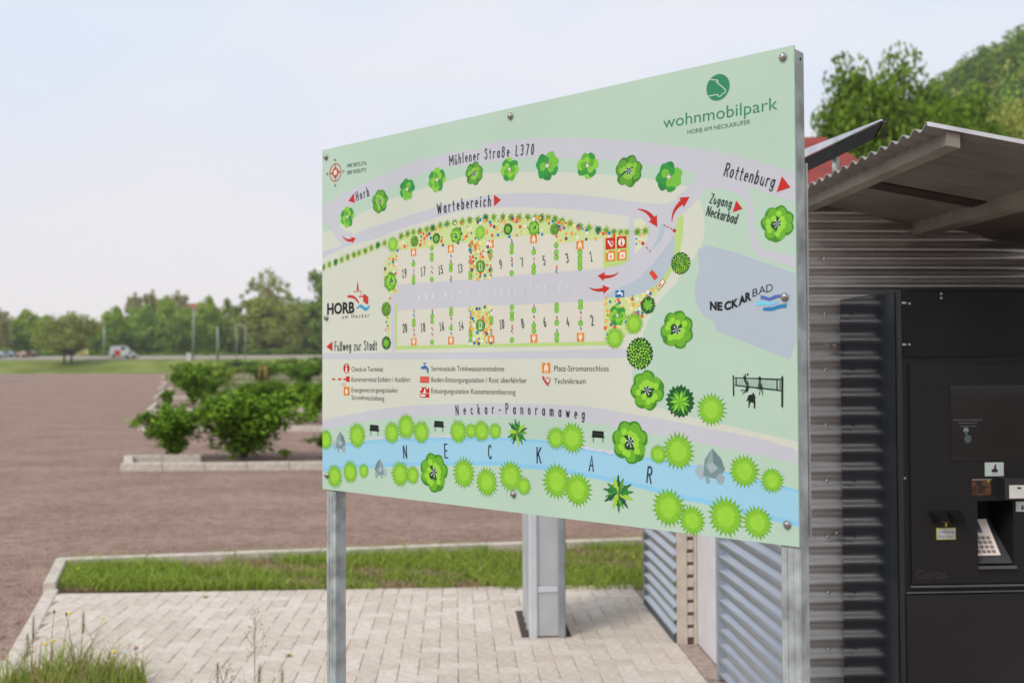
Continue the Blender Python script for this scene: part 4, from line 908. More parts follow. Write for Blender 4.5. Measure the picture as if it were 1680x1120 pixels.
# hedge rows
HP = [(62, 328), (115, 302), (172, 280), (228, 258), (282, 235), (340, 212), (387, 195), (445, 175), (500, 150), (560, 125), (622, 105)]
hp = [(520 + a / 5.6, 380 + b_ / 5.6) for a, b_ in HP] + [(520 + a / 5.6, 220 + b_ / 5.6) for a, b_ in [(773, 937), (833, 915), (887, 900), (945, 890), (1010, 875), (1065, 862), (1133, 838), (1197, 825), (1265, 815), (1337, 803), (1405, 790), (1478, 785), (1550, 768), (1625, 765)]] + \
     [(780 + a / 5.6, 340 + b_ / 5.6) for a, b_ in [(253, 92), (328, 93), (403, 90), (478, 93), (550, 95), (605, 98), (668, 98), (733, 108), (795, 127), (870, 150), (958, 178), (1043, 190), (1128, 208), (1202, 215), (1272, 225), (1335, 232), (1390, 230), (1488, 225), (1560, 218)]]
for i, (x, y) in enumerate(hp): stamp('hedge%d' % (0, 1, 2, 1, 0, 0, 1)[i % 7], x, y, 8.4 + (x - 529) * .003 - (1.5 if 1000 < x < 1035 else 0))
for kd, x, y, r in [('clover', 570, 356, 16), ('clusterd', 623.5, 330.5, 17), ('cloverd', 668, 310.5, 16.5), ('clover', 717, 295, 18.5), ('clusterd', 778, 285, 17), ('clover', 836, 278, 18), ('cloverd', 898, 272, 22), ('clover', 964, 272, 20), ('clusterd', 1031.5, 281, 23), ('cloverd', 1097.5, 290.5, 23), ('cluster', 1275.5, 367, 26),
                    ('bush', 644.5, 400.5, 12), ('ball', 680, 396, 9.5), ('star', 716, 391, 9.5), ('cluster', 748.6, 386, 11.5), ('bush', 788, 381.5, 11), ('star', 833.6, 376, 10.5), ('cluster', 876, 374, 10.5), ('ball', 910, 376, 10), ('cluster', 640.5, 462, 13.5), ('ball', 788.4, 437, 11), ('ball', 788.4, 533.6, 11), ('ball', 633.7, 507, 12), ('star', 634, 562.5, 12),
                    ('star', 1063, 500.7, 15.5), ('clover', 1013, 517, 16), ('bush', 1040, 530.5, 17), ('bush', 1008.6, 554, 17), ('ball', 1049.6, 579.6, 27), ('ball', 1116.8, 431.8, 19), ('cluster', 1110.5, 541, 27.5), ('cluster', 1062, 640, 28.5), ('star', 1116, 658, 28), ('bush', 1167, 671.6, 25),
                    ('bush', 534.5, 721, 16), ('bush', 586, 714, 20), ('bush', 643, 709.5, 17.5), ('bush', 691.4, 708.6, 18), ('bush', 666.4, 699.6, 20), ('bush', 752, 707.7, 18.5), ('bush', 772.7, 706.4, 12), ('bush', 790, 706.8, 17), ('bush', 812.5, 706.8, 13), ('bush', 912, 718.4, 18), ('bush', 939, 718.4, 24), ('cluster', 1033.6, 724.6, 31), ('bush', 1080, 745, 15), ('bush', 1113, 740, 28), ('bush', 1221, 772.7, 25), ('bush', 1266.8, 787.9, 19.5),
                    ('bush', 549, 781, 18.5), ('bush', 574.8, 773.8, 17.5), ('bush', 596.8, 772, 11.5), ('bush', 656.6, 777, 20), ('bush', 677.5, 779, 14.5), ('cluster', 712, 774.6, 28), ('bush', 761, 775.5, 23.5), ('bush', 798.6, 790.7, 22.5), ('bush', 838, 781, 24), ('bush', 859.5, 797, 14.5), ('bush', 913, 789, 27), ('bush', 948, 803, 26), ('fern', 1014, 808.6, 31), ('fern', 848.8, 708.6, 23), ('bush', 1097, 832.5, 29), ('bush', 1135.5, 853, 23), ('bush', 1191, 846.8, 30), ('bush', 1242.7, 856.6, 25)]:
    LAY[0] += 1; stamp(kd, x, y, r, y=-0.0020 - 0.00001 * LAY[0])
LAY[0] = 45
for x, y, r, f_ in [(557, 725, 16, 1), (624.5, 769, 15, -1), (1166, 765, 27, 1)]: stamp('rock', x, y, r, rot=0, sx=f_)
for x, y, r in [(614, 705.5, 12), (720, 699, 12), (981, 716, 13)]: stamp('bench', x, y, r, rot=0)
pb = MB(); 
for x0, x1, y0, y1 in [(598, 632, 720, 717), (704, 740, 714, 715), (955, 1009, 733, 743)]:
    n = int((x1 - x0) / 4)
    for i in range(n + 1):
        t = i / n; u, v = uv(x0 + (x1 - x0) * t, y0 + (y1 - y0) * t + q7.uniform(-1, 1)); r = (2.2 + q7.random() * (1.0 if x0 < 900 else 2.0)) / vs(x0); put(pb, [(u + r * math.cos(a * .785), v + r * .8 * math.sin(a * .785)) for a in range(8)], -0.0016 - 0.00002 * (i % 5))
pb.build('printed_pebbles', [flat('#D5D3E2')], panel, kind='stuff')

# ---- arrows and signs
RED = '#C9251C'
def arrow(p0, p1, p2, w0, w1, head, name='printed_arrow', col=RED):
    P = [uv(*p) for p in (p0, p1, p2)]; y = lay(); n = 10; L_, R_ = [], []
    def bz(t): return tuple((1 - t) ** 2 * P[0][c] + 2 * t * (1 - t) * P[1][c] + t * t * P[2][c] for c in (0, 1))
    def nrm(t):
        d = [2 * (1 - t) * (P[1][c] - P[0][c]) + 2 * t * (P[2][c] - P[1][c]) for c in (0, 1)]; l_ = math.hypot(*d); return (-d[1] / l_, d[0] / l_), (d[0] / l_, d[1] / l_)
    k = 1 / vs(p1[0])
    for i in range(n + 1):
        t = i / n; c = bz(t); (nx_, ny_), _ = nrm(t); w_ = (w0 + (w1 - w0) * t) * k; L_.append((c[0] + nx_ * w_, c[1] + ny_ * w_)); R_.append((c[0] - nx_ * w_, c[1] - ny_ * w_))
    b = MB(); put(b, L_[::-1] + R_, y); (nx_, ny_), (dx, dy) = nrm(1); c = bz(1); h = head * k
    put(b, [(c[0] - nx_ * h * .62 - dx * h * .15, c[1] - ny_ * h * .62 - dy * h * .15), (c[0] + dx * h, c[1] + dy * h), (c[0] + nx_ * h * .62 - dx * h * .15, c[1] + ny_ * h * .62 - dy * h * .15)], y - 0.00004)
    return b.build(name, flat(col), panel)
def tri(*pp): return ppoly('printed_arrow', pp, RED)
tri((571.5, 330), (580.5, 317), (582.5, 333)); tri((810.5, 319.5), (822, 328), (810.5, 338.5)); tri((1283, 289), (1297, 307.5), (1274, 315.5)); tri((1208, 329), (1218.5, 342.5), (1202, 348.5)); tri((535.5, 568.5), (545.5, 560), (545.5, 576))
arrow((562, 387), (569, 397), (578, 393.5), .6, 3.0, 9)
arrow((1046, 343), (1064, 345), (1072, 360), .6, 4.2, 15)
arrow((1102.5, 363), (1103, 343), (1120, 331), .6, 4.4, 15)
arrow((1014.5, 447), (1005, 455.5), (990, 453.5), .6, 3.2, 12)
arrow((967, 471.5), (976, 478), (991, 474.5), .6, 3.2, 12)
def rectp(cx, cy, hw, hh, col, ang=0.0, name='printed_sign'):
    u, v = uv(cx, cy); k = 1 / vs(cx); c, s_ = math.cos(ang), math.sin(ang); y = lay(); b = MB()
    put(b, [(u + (a * hw * c - d * hh * s_) * k, v + (a * hw * s_ + d * hh * c) * k) for a, d in ((-1, -1), (1, -1), (1, 1), (-1, 1))], y); return b.build(name, flat(col), panel)
def upoly(cx, cy, sz, pts, col, name='printed_sign', ang=0.0):
    u, v = uv(cx, cy); k = sz / vs(cx); c, s_ = math.cos(ang), math.sin(ang); y = lay(); b = MB(); put(b, [(u + (a * c - d * s_) * k, v + (a * s_ + d * c) * k) for a, d in pts], y); return b.build(name, flat(col), panel)
# four signs of the service house
rectp(1001.5, 399.3, 9.6, 9.6, RED); rectp(1020, 397.5, 9.6, 9.6, RED); rectp(1001.5, 419.8, 9.6, 8.4, '#E08A24'); rectp(1020, 418.3, 9.6, 8.4, '#E08A24')
for x, y in ((1002.5, 420.5), (1021.5, 419)): rectp(x, y, 5.2, 5.2, '#F1ECE4'); upoly(x, y, 3.4, [(-.5, -.9), (.5, -.9), (.6, .1), (0, .9), (-.6, .1)], '#D28A50'); rectp(x - 6, y - 7.3, 2.4, 1.0, '#F1ECE4', .3)
upoly(1020, 397.3, 6.6, circ(0, 0, 1, 18), '#F1ECE4'); rectp(1020, 399.2, 1.5, 2.9, RED); upoly(1020, 393.6, 1.5, circ(0, 0, 1, 10), RED); rectp(1020, 401.6, 2.6, .7, RED)
def wrench(cx, cy, s_, col, bg_):
    upoly(cx + .35 * s_, cy - .05 * s_, s_ * .62, star(0, 0, 1.0, .74, 9), col); upoly(cx + .35 * s_, cy - .05 * s_, s_ * .38, circ(0, 0, 1, 14), bg_)
    upoly(cx - .05 * s_, cy + .15 * s_, s_, [(-.75, .45), (-.55, .28), (.25, -.72), (.5, -.52), (-.35, .5), (-.5, .75)], col); upoly(cx - .5 * s_, cy - .45 * s_, s_ * .36, [(-.9, .6), (-.3, .4), (-.1, -.1), (.4, -.9), (1, -.3), (.7, .6), (.2, .9)], col); upoly(cx + .32 * s_, cy + .72 * s_, s_ * .22, circ(0, 0, 1, 10), col); upoly(cx + .32 * s_, cy + .72 * s_, s_ * .1, circ(0, 0, 1, 8), bg_)
wrench(1001.5, 399.3, 6.6, '#F1ECE4', RED)
# tap sign
rectp(1017, 482, 8.7, 5.7, '#1E6FAE'); 
def tap(cx, cy, s_, col): upoly(cx, cy, s_, [(-1, -.15), (-1, .25), (-.45, .25), (-.3, .45), (-.08, .45), (-.08, .8), (-.45, .8), (-.45, .95), (.45, .95), (.45, .8), (.08, .8), (.08, .45), (.35, .45), (.5, .25), (.8, .2), (1, -.1), (1, -.75), (.6, -.75), (.6, -.3), (.45, -.15)], col)
tap(1017, 481.5, 6.0, '#EEF2F5')
# grate, cassette sign
rectp(1072.3, 451, 4.2, 8.2, '#D8452C', .72); rectp(1084.5, 466.2, 3.9, 9.2, '#B03A28', -.78); rectp(1084.5, 466.2, 2.9, 8.2, '#F2E8E6', -.78); rectp(1083, 468, 1.3, 4.0, RED, -.78)
def dashes(a, b_, n, sz): 
    for i in range(n):
        t = i / max(1, n - 1); rectp(a[0] + (b_[0] - a[0]) * t, a[1] + (b_[1] - a[1]) * t, 2.0, .8, '#B5252A', -.5 if a[0] > 1000 else 0)
dashes((1090.5, 369.5), (1101, 375), 3, 2); rectp(1106.5, 378.2, 2.9, 2.7, RED, -.5); rectp(1054.7, 399.2, 2.6, 2.5, RED, -.7)
for x, y in ((1061.5, 406.5), (1066.5, 411.5)): rectp(x, y, 2.0, .8, '#B5252A', -.8)
# legend symbols
upoly(568.6, 604, 7.8, circ(0, 0, 1, 18), '#C0281E'); rectp(568.6, 605.8, 1.7, 3.4, '#F3EFEA'); upoly(568.6, 599.6, 1.8, circ(0, 0, 1, 10), '#F3EFEA'); rectp(568.6, 609.2, 3, .8, '#F3EFEA')
rectp(571, 621.5, 4.3, 4.4, RED); rectp(566, 621.7, 3.2, 1.3, RED); rectp(557.5, 621.7, 4.0, 1.3, RED); rectp(547.7, 621.7, 3.6, 1.3, RED)
rectp(568.8, 641, 7.2, 6.8, '#E08A24'); upoly(568.8, 641, 4.8, [(-.6, -.9), (.6, -.9), (.6, .2), (.15, .5), (.15, .9), (-.15, .9), (-.15, .5), (-.6, .2)], '#F4E9D6'); rectp(563, 629.5, 3.2, .7, '#E3A050', .5); rectp(566.5, 631, .7, 2.2, '#E3A050')
tap(697, 603.5, 9.0, '#1E6FAE'); upoly(702, 611.5, 1.6, circ(0, 0, 1, 8), '#7FB8DA')
rectp(696.8, 622.4, 10.6, 4.9, '#D8452C'); rectp(696.8, 620.8, 9.5, .5, '#E9877A'); rectp(696.8, 624, 9.5, .5, '#E9877A')
rectp(697, 639.6, 10.4, 4.6, RED); rectp(697, 648.5, 10.8, 2.9, RED); rectp(694.5, 648.5, 5.4, 1.6, '#F2E8E6'); upoly(697, 640.4, 4.8, [(-.6, -.9), (.8, -.9), (.5, -.3), (.3, .7), (-.2, .7), (-.2, -.2), (-.6, -.3)], '#F2E8E6'); rectp(701.5, 636.4, 2.0, 1.3, '#F2E8E6', .4); rectp(691, 637.5, 1.6, 2.2, '#F2E8E6')
stamp('plug', 896.2, 603.3, 8.4, rot=0, sx=1.05); wrench(896, 624, 9.5, RED, BEIGE)

# ---- stroke lettering (narrow hand-drawn capitals and lower case with thin strokes)
def arc(cx, cy, rx, ry, a0, a1, n=8): return [(cx + rx * math.cos(R(a0 + (a1 - a0) * k / n)), cy + ry * math.sin(R(a0 + (a1 - a0) * k / n))) for k in range(n + 1)]
O_ = lambda cx, cy, rx, ry: arc(cx, cy, rx, ry, 90, 450, 14)
G = {
 'M': (.60, [[(.05, 0), (.05, .97)], [(.05, .97), (.30, .32)], [(.30, .32), (.55, .97)], [(.55, .97), (.55, 0)]]), 'N': (.44, [[(.05, 0), (.05, .97)], [(.07, .97), (.37, .03)], [(.39, .03), (.39, 1)]]), 'H': (.40, [[(.04, 0), (.04, 1)], [(.36, 0), (.36, 1)], [(.04, .5), (.36, .5)]]),
 'S': (.36, [arc(.18, .76, .14, .24, 20, 180, 7) + arc(.18, .30, .15, .30, 90, -160, 10)]), 'W': (.58, [[(.02, 1), (.15, .03)], [(.15, .03), (.29, .8)], [(.29, .8), (.43, .03)], [(.43, .03), (.56, 1)]]), 'R': (.38, [[(.05, 0), (.05, 1), (.2, 1)] + arc(.2, .76, .14, .24, 90, -90, 7) + [(.05, .52)], [(.18, .52), (.36, 0)]]),
 'Z': (.36, [[(.04, 1), (.33, 1), (.04, 0), (.34, 0)]]), 'F': (.32, [[(.05, 0), (.05, 1), (.31, 1)], [(.05, .55), (.26, .55)]]), 'L': (.32, [[(.05, 1), (.05, 0), (.3, 0)]]), 'P': (.36, [[(.05, 0), (.05, 1), (.2, 1)] + arc(.2, .74, .14, .26, 90, -90, 7) + [(.05, .48)]]),
 'E': (.34, [[(.32, 1), (.05, 1), (.05, 0), (.33, 0)], [(.05, .52), (.27, .52)]]), 'C': (.38, [arc(.2, .5, .15, .5, 40, 320, 14)]), 'K': (.40, [[(.05, 0), (.05, 1)], [(.36, 1), (.05, .42)], [(.15, .6), (.37, 0)]]), 'A': (.40, [[(.03, 0), (.2, 1), (.37, 0)], [(.1, .36), (.3, .36)]]),
 'a': (.34, [O_(.16, .31, .12, .31), [(.29, .62), (.29, 0)]]), 'b': (.34, [[(.05, 1), (.05, 0)], O_(.18, .31, .12, .31)]), 'c': (.30, [arc(.17, .31, .12, .31, 45, 315, 10)]), 'd': (.34, [[(.29, 1), (.29, 0)], O_(.16, .31, .12, .31)]),
 'e': (.32, [[(.05, .32), (.28, .32)] + arc(.165, .32, .115, .30, 0, 310, 12)]), 'g': (.34, [O_(.16, .33, .12, .29), [(.29, .62), (.29, -.08)] + arc(.17, -.08, .12, .18, 0, -160, 7)]), 'h': (.34, [[(.05, 1), (.05, 0)], [(.05, .4)] + arc(.17, .42, .12, .2, 170, 0, 7) + [(.29, 0)]]),
 'i': (.16, [[(.08, .62), (.08, 0)], [(.07, .84), (.09, .90)]]), 'k': (.32, [[(.05, 1), (.05, 0)], [(.27, .62), (.05, .25)], [(.12, .36), (.29, 0)]]), 'l': (.16, [[(.08, 1), (.08, 0)]]), 'm': (.50, [[(.05, .62), (.05, 0)], [(.05, .42)] + arc(.145, .43, .095, .19, 170, 0, 6) + [(.24, 0)], [(.24, .42)] + arc(.34, .43, .1, .19, 170, 0, 6) + [(.44, 0)]]),
 'n': (.34, [[(.05, .62), (.05, 0)], [(.05, .42)] + arc(.17, .42, .12, .2, 170, 0, 7) + [(.29, 0)]]), 'o': (.32, [O_(.16, .31, .12, .31)]), 'r': (.26, [[(.05, .62), (.05, 0)], [(.05, .4)] + arc(.17, .42, .12, .2, 170, 50, 5)]), 't': (.26, [[(.12, .9), (.12, .1)] + arc(.2, .1, .08, .1, 180, 280, 4), [(.03, .62), (.23, .62)]]),
 'u': (.34, [[(.05, .62)] + arc(.17, .2, .12, .2, 180, 360, 7) + [(.29, .62), (.29, 0)]]), 'ü': (.34, [[(.05, .62)] + arc(.17, .2, .12, .2, 180, 360, 7) + [(.29, .62), (.29, 0)], [(.09, .82), (.11, .88)], [(.23, .82), (.25, .88)]]), 'w': (.44, [[(.03, .62), (.12, .03)], [(.12, .03), (.22, .52)], [(.22, .52), (.32, .03)], [(.32, .03), (.41, .62)]]), 'z': (.30, [[(.04, .62), (.26, .62), (.04, 0), (.27, 0)]]),
 'f': (.24, [arc(.2, .84, .1, .15, 70, 180, 5) + [(.1, 0)], [(.02, .6), (.2, .6)]]), 'ß': (.36, [[(.05, 0), (.05, .75)] + arc(.17, .77, .12, .22, 180, -30, 8) + arc(.18, .27, .14, .28, 80, -130, 8)]), '-': (.26, [[(.04, .36), (.22, .36)]]), '.': (.12, [[(.05, .0), (.07, .06)]]), ' ': (.22, []),
 '0': (.34, [O_(.17, .5, .12, .5)]), '1': (.24, [[(.05, .8), (.14, 1), (.14, 0)], [(.06, 0), (.22, 0)]]), '2': (.34, [arc(.17, .74, .12, .26, 170, -30, 8) + [(.05, 0), (.31, 0)]]), '3': (.34, [arc(.15, .76, .13, .24, 150, -90, 8), arc(.15, .27, .14, .27, 90, -150, 8)]), '4': (.34, [[(.22, 0), (.22, 1), (.04, .3), (.32, .3)]]),
 '5': (.34, [[(.29, 1), (.08, 1), (.07, .58)] + arc(.16, .31, .13, .31, 110, -150, 9)]), '6': (.34, [O_(.17, .29, .12, .29), [(.05, .32), (.08, .7), (.24, 1)]]), '7': (.32, [[(.04, 1), (.3, 1), (.12, 0)]]), '8': (.34, [O_(.17, .76, .10, .24), O_(.17, .27, .13, .27)]), '9': (.34, [O_(.17, .71, .12, .29), [(.29, .68), (.26, .3), (.1, 0)]])}
def strip(pts, w_):
    """ribbon polygon pairs along a polyline with mitred joints and squared ends"""
    n = len(pts); L_, R_ = [], []
    closed = n > 3 and math.hypot(pts[0][0] - pts[-1][0], pts[0][1] - pts[-1][1]) < 1e-9
    for i in range(n):
        a = pts[i - 1] if i else (pts[-2] if closed else None); c = pts[i + 1] if i < n - 1 else (pts[1] if closed else None); p = pts[i]
        def un(a, b_):
            d = (b_[0] - a[0], b_[1] - a[1]); l_ = math.hypot(*d) or 1e-9; return (d[0] / l_, d[1] / l_)
        d0 = un(a, p) if a else un(p, c); d1 = un(p, c) if c else d0; nx_, ny_ = -(d0[1] + d1[1]), d0[0] + d1[0]; l_ = math.hypot(nx_, ny_) or 1e-9; nx_, ny_ = nx_ / l_, ny_ / l_
        k = w_ / max(0.5, abs(nx_ * -d0[1] + ny_ * d0[0])); e = 0.0
        if a is None: p = (p[0] - d0[0] * w_ * .8, p[1] - d0[1] * w_ * .8)
        if c is None: p = (p[0] + d1[0] * w_ * .8, p[1] + d1[1] * w_ * .8)
        L_.append((p[0] + nx_ * k, p[1] + ny_ * k)); R_.append((p[0] - nx_ * k, p[1] - ny_ * k))
    return L_, R_
def strokes(text, base, h, col='#16191C', wt=0.045, gap=0.10, name='lettering', widen=1.0):
    """text along a base line of photo points; h = cap height in photo pixels at the first point; scaled to fill the line"""
    P = [uv(*p) for p in base]; hh = h / vs(base[0][0])
    def at(t):
        if len(P) == 2: return (P[0][0] + (P[1][0] - P[0][0]) * t, P[0][1] + (P[1][1] - P[0][1]) * t), (P[1][0] - P[0][0], P[1][1] - P[0][1])
        Q = [(2 * P[1][c] - (P[0][c] + P[2][c]) / 2) for c in (0, 1)]
        return tuple((1 - t) ** 2 * P[0][c] + 2 * t * (1 - t) * Q[c] + t * t * P[2][c] for c in (0, 1)), tuple(2 * (1 - t) * (Q[c] - P[0][c]) + 2 * t * (P[2][c] - Q[c]) for c in (0, 1))
    adv = [(G[ch][0] * widen) for ch in text]; Lw = math.hypot(P[-1][0] - P[0][0], P[-1][1] - P[0][1]); tot = sum(adv); n = len(text)
    sp_ = (Lw / hh - tot) / max(1, n - 1); sx = hh
    if sp_ < gap * 0.3: sp_ = gap * 0.5; sx = Lw / (tot + sp_ * (n - 1))
    if n == 1: sp_ = 0
    b = MB(); y = lay(); x = 0; k = 0
    for ch, a in zip(text, adv):
        c, d = at((x + a / 2) * sx / Lw if Lw else 0); l_ = math.hypot(*d); d = (d[0] / l_, d[1] / l_)
        for st_ in G[ch][1]:
            pts = [((px - G[ch][0] / 2) * sx * widen, py * hh) for px, py in st_]; L_, R_ = strip(pts, wt * hh); yy = y - 0.00001 * (k % 4); k += 1
            V = [(c[0] + q[0] * d[0] - q[1] * d[1], yy, ZB + c[1] + q[0] * d[1] + q[1] * d[0]) for q in L_ + R_]; m = len(L_)
            b.add(V, [(i, m + i, m + i + 1, i + 1) for i in range(m - 1)])
        x += a + sp_
    return b.build(name, flat(col), panel)
INKD = '#1C2430'
strokes('Mühlener Straße L370', [(738, 271.5), (800, 260.5), (876, 253.5)], 16, INKD, .045)
strokes('Horb', [(585, 329.5), (606, 321)], 14.6, INKD, .05)
strokes('Wartebereich', [(718, 351.5), (761, 342.5), (805, 338)], 17, INKD, .05)
strokes('Rottenburg', [(1187, 288), (1269, 308.5)], 20.5, INKD, .045)
strokes('Zugang', [(1164, 332.5), (1199, 341)], 14.8, INKD, .05); strokes('Neckarbad', [(1158, 353), (1208, 367)], 15.5, INKD, .05)
strokes('Fußweg zur Stadt', [(549.5, 575), (618.8, 573.6)], 14.6, '#2A3230', .045)
strokes('Neckar-Panoramaweg', [(748, 680.3), (852, 678.5), (959, 687.5)], 15.5, INKD, .045)
for ch, x, y, h in [('N', 666, 751.5, 21), ('E', 733.8, 750.3, 22), ('C', 805.7, 752, 22), ('K', 885.4, 758.5, 25), ('A', 971, 771.3, 24.5), ('R', 1065.4, 790.5, 26)]:
    w_ = h * .19; strokes(ch, [(x - w_, y), (x + w_, y + (.35 if x > 800 else 0) * w_ * (x - 800) / 200)], h, INKD, .042, widen=1.0)
for s_, x, y, h in [('19', 664, 448, 13.5), ('17', 694.6, 445, 13.5), ('15', 723.6, 442.5, 13.5), ('13', 755.7, 440, 13.5), ('9', 822.9, 433, 14), ('7', 857.9, 430, 14), ('5', 894, 427, 14.5), ('3', 931.8, 423, 15), ('1', 971.6, 420, 16), ('20', 665, 537.7, 13.5), ('18', 694.8, 536.6, 13.5), ('16', 725.7, 535, 13.5), ('14', 757.5, 534, 13.5), ('10', 824.3, 531.4, 14.5), ('8', 859, 530, 15), ('6', 895.4, 528, 15), ('4', 933, 527, 15.5), ('2', 973, 525, 16)]:
    w_ = h * (.26 if len(s_) == 2 else .14); strokes(s_, [(x - w_, y + h / 2 + .6), (x + w_, y + h / 2 - .6 + w_ * 0)], h, '#2C2F30', .045, gap=.06)
LAY[0] += 22
for s_, x, y in [('11', 788.4, 437), ('12', 788.4, 533.6)]:
    u, v = uv(x, y); b = MB(); put(b, [(u + .0085 * math.cos(t * .524), v + .0115 * math.sin(t * .524)) for t in range(12)], -0.00305); b.build('printed_disc', flat('#5E9A45'), panel)
    LAY[0] = 52; o = strokes(s_, [(x - 3, y + 6), (x + 3, y + 6)], 12, '#EEF2E6', .06, gap=.06)
strokes('www.womo-neckarufer.de', [(686, 492.5), (933, 477.5)], 15.5, '#DEE1E8', .05)

# ---- lettering set in Blender's own font
def btext(s_, p0, p1, h, col, offset=0.0, shear=0.0, name='lettering', cap=0.729, spacing=1.0):
    a, c = uv(*p0), uv(*p1); me = text_mesh(s_, 1.0, offset, shear, spacing=spacing); text_box(me, a[0], c[0], ZB + a[1], h / vs(p0[0]), lay(), (c[1] - a[1]) / (c[0] - a[0]), cap); me.materials.append(flat(col)); return link(name, me, panel)
DG = '#2F8A63'
btext('wohnmobilpark', (1088.3, 210.8), (1275.7, 179.5), 20.5, DG, offset=-0.004)
btext('HORB AM NECKARUFER', (1128, 220.6), (1231, 203.6), 7.6, '#33805F')
# emblem: disc with the outline of a motorhome's front
upoly(1178, 143.6, 21.6, circ(0, 0, 1, 40), DG, 'printed_emblem')
ln = [(700, 397), (765, 402), (775, 412), (758, 420), (775, 432), (838, 487), (845, 500), (838, 518), (815, 527), (805, 543), (790, 552), (770, 545), (765, 534), (690, 549)]
ln = smooth([(1040 + a / 5.6, 60 + b_ / 5.6) for a, b_ in ln], 3); P = [uv(*p) for p in ln]; L_, R_ = strip(P, 0.0011); y = lay(); b = MB(); m = len(L_); b.add([(u, y, ZB + v) for u, v in L_ + R_], [(i, m + i, m + i + 1, i + 1) for i in range(m - 1)]); b.build('printed_emblem_line', flat('#BAD6C1'), panel)
for s_, p0, p1 in [('Check-in Terminal', (577, 609.2), (627.9, 609.2)), ('Kartenterminal Einfahrt / Ausfahrt', (577, 626), (673, 626.4)), ('Energieversorgungssäulen', (577, 643), (652, 643.6)), ('Stromfreischaltung', (577, 655.2), (630.7, 657)), ('Servicesäule Trinkwasserentnahme', (708, 608.2), (827.4, 608.8)), ('Boden-Entsorgungsstation / Rost überfahrbar', (708, 626.4), (864.5, 627.9)), ('Entsorgungsstation Kassettenentleerung', (708, 644.7), (846, 647)), ('Platz-Stromanschluss', (909.5, 608.6), (998.8, 608.6)), ('Technikraum', (909.5, 629.3), (961, 629.3))]:
    btext(s_, p0, p1, 8.2 if p0[0] < 600 else (8.6 if p0[0] < 800 else 9.6), '#262C2A', offset=-0.005)
btext('048°28\'53.2"N', (569.5, 275), (601, 270.8), 6.4, '#4A5A54'); btext('008°42\'02.0"O', (569.5, 286.6), (601, 281.2), 6.4, '#4A5A54')
for s_, x, y in [('N', 550, 265), ('S', 550.3, 306.5), ('W', 537.3, 288), ('O', 563.6, 283.6)]: btext(s_, (x - 1.5, y), (x + 1.5, y), 4.8, '#33403C', offset=.01)
# compass
def ring(cx, cy, r0, r1, col):
    u, v = uv(cx, cy); k = 1 / vs(cx); y = lay(); b = MB(); n = 32; V = []
    for q in range(n): t = 2 * math.pi * q / n; V += [(u + r0 * k * math.cos(t), y, ZB + v + r0 * k * math.sin(t)), (u + r1 * k * math.cos(t), y, ZB + v + r1 * k * math.sin(t))]
    b.add(V, [(2 * q, 2 * q + 1, (2 * q + 3) % (2 * n), (2 * q + 2) % (2 * n)) for q in range(n)]); return b.build('printed_compass', flat(col), panel)
ring(550.4, 283.2, 13.6, 15.2, '#C8452E'); ring(550.4, 283.2, 7.0, 8.2, '#D0604A'); upoly(550.4, 283.2, 14.5, star(0, 0, 1.0, .28, 4, math.pi / 2), '#C9352A', 'printed_compass'); upoly(550.4, 283.2, 9, star(0, 0, 1.0, .5, 4, math.pi / 4), '#D9705A', 'printed_compass'); upoly(550.4, 283.2, 4.0, circ(0, 0, 1, 14), '#DCE6DC', 'printed_compass')
# town logo
btext('HORB', (537, 515.3), (581.6, 512.6), 18, '#151515', offset=0.034); btext('am Neckar', (561.5, 522.5), (606, 520), 6.6, '#5A605E', spacing=1.5)
def z5(l): return [(520 + a / 5.6, 380 + b_ / 5.6) for a, b_ in l]
ppoly('printed_emblem', smooth(z5([(280, 585), (320, 582), (355, 600), (380, 632), (390, 662)]), 3) + smooth(z5([(385, 662), (360, 632), (330, 610), (285, 606)]), 3), '#C9352A')
ppoly('printed_emblem', z5([(365, 540), (370, 490), (374, 452), (380, 490), (386, 540)]), '#C9352A'); ppoly('printed_emblem', z5([(335, 548), (408, 543), (410, 575), (405, 575), (403, 549), (336, 553)]), '#C9704A')
ppoly('printed_emblem', z5([(383, 600), (400, 585), (425, 592), (428, 568), (440, 580), (448, 572), (456, 590), (470, 592), (473, 640), (470, 665), (452, 662), (425, 640), (428, 605), (405, 597), (388, 606)]), '#C9352A')
ppoly('printed_emblem', smooth(z5([(362, 705), (385, 680), (410, 668), (440, 690), (465, 690), (488, 672)]), 3) + smooth(z5([(488, 680), (470, 715), (445, 727), (418, 708), (395, 695), (364, 708)]), 3), '#3FA3CF')
# pool logo
for wd, pts, off in [('NECKAR', [(1165, 507.5), (1177, 508.2), (1188.5, 509), (1200.5, 505.5), (1212, 501.5), (1223, 494)], 0.05), ('BAD', [(1235, 487.5), (1245, 483), (1257.5, 479.8)], -0.008)]:
    for i, ch in enumerate(wd):
        x, y = pts[i]; w_ = {'N': 11, 'E': 8.5, 'C': 11, 'K': 11, 'A': 11.5, 'R': 10, 'B': 8.5, 'D': 10.5}[ch]; nxt = pts[i + 1] if i + 1 < len(pts) else (x + 12, y - 3); sl_ = (nxt[1] - y) / (nxt[0] - x); btext(ch, (x, y), (x + w_, y + sl_ * w_ * .9), 13.4, '#101418', offset=off)
def z8(l): return [(1040 + a / 5.6, 440 + b_ / 5.6) for a, b_ in l]
ppoly('printed_wave', smooth(z8([(1165, 248), (1205, 255), (1250, 268), (1300, 245), (1375, 240)]), 3) + smooth(z8([(1375, 262), (1310, 275), (1250, 298), (1205, 288), (1165, 283)]), 3), '#5670B8')
ppoly('printed_wave', smooth(z8([(1120, 308), (1180, 300), (1240, 308), (1320, 302)]), 3) + smooth(z8([(1310, 322), (1260, 342), (1200, 338), (1122, 344)]), 3), '#7FD3EC')
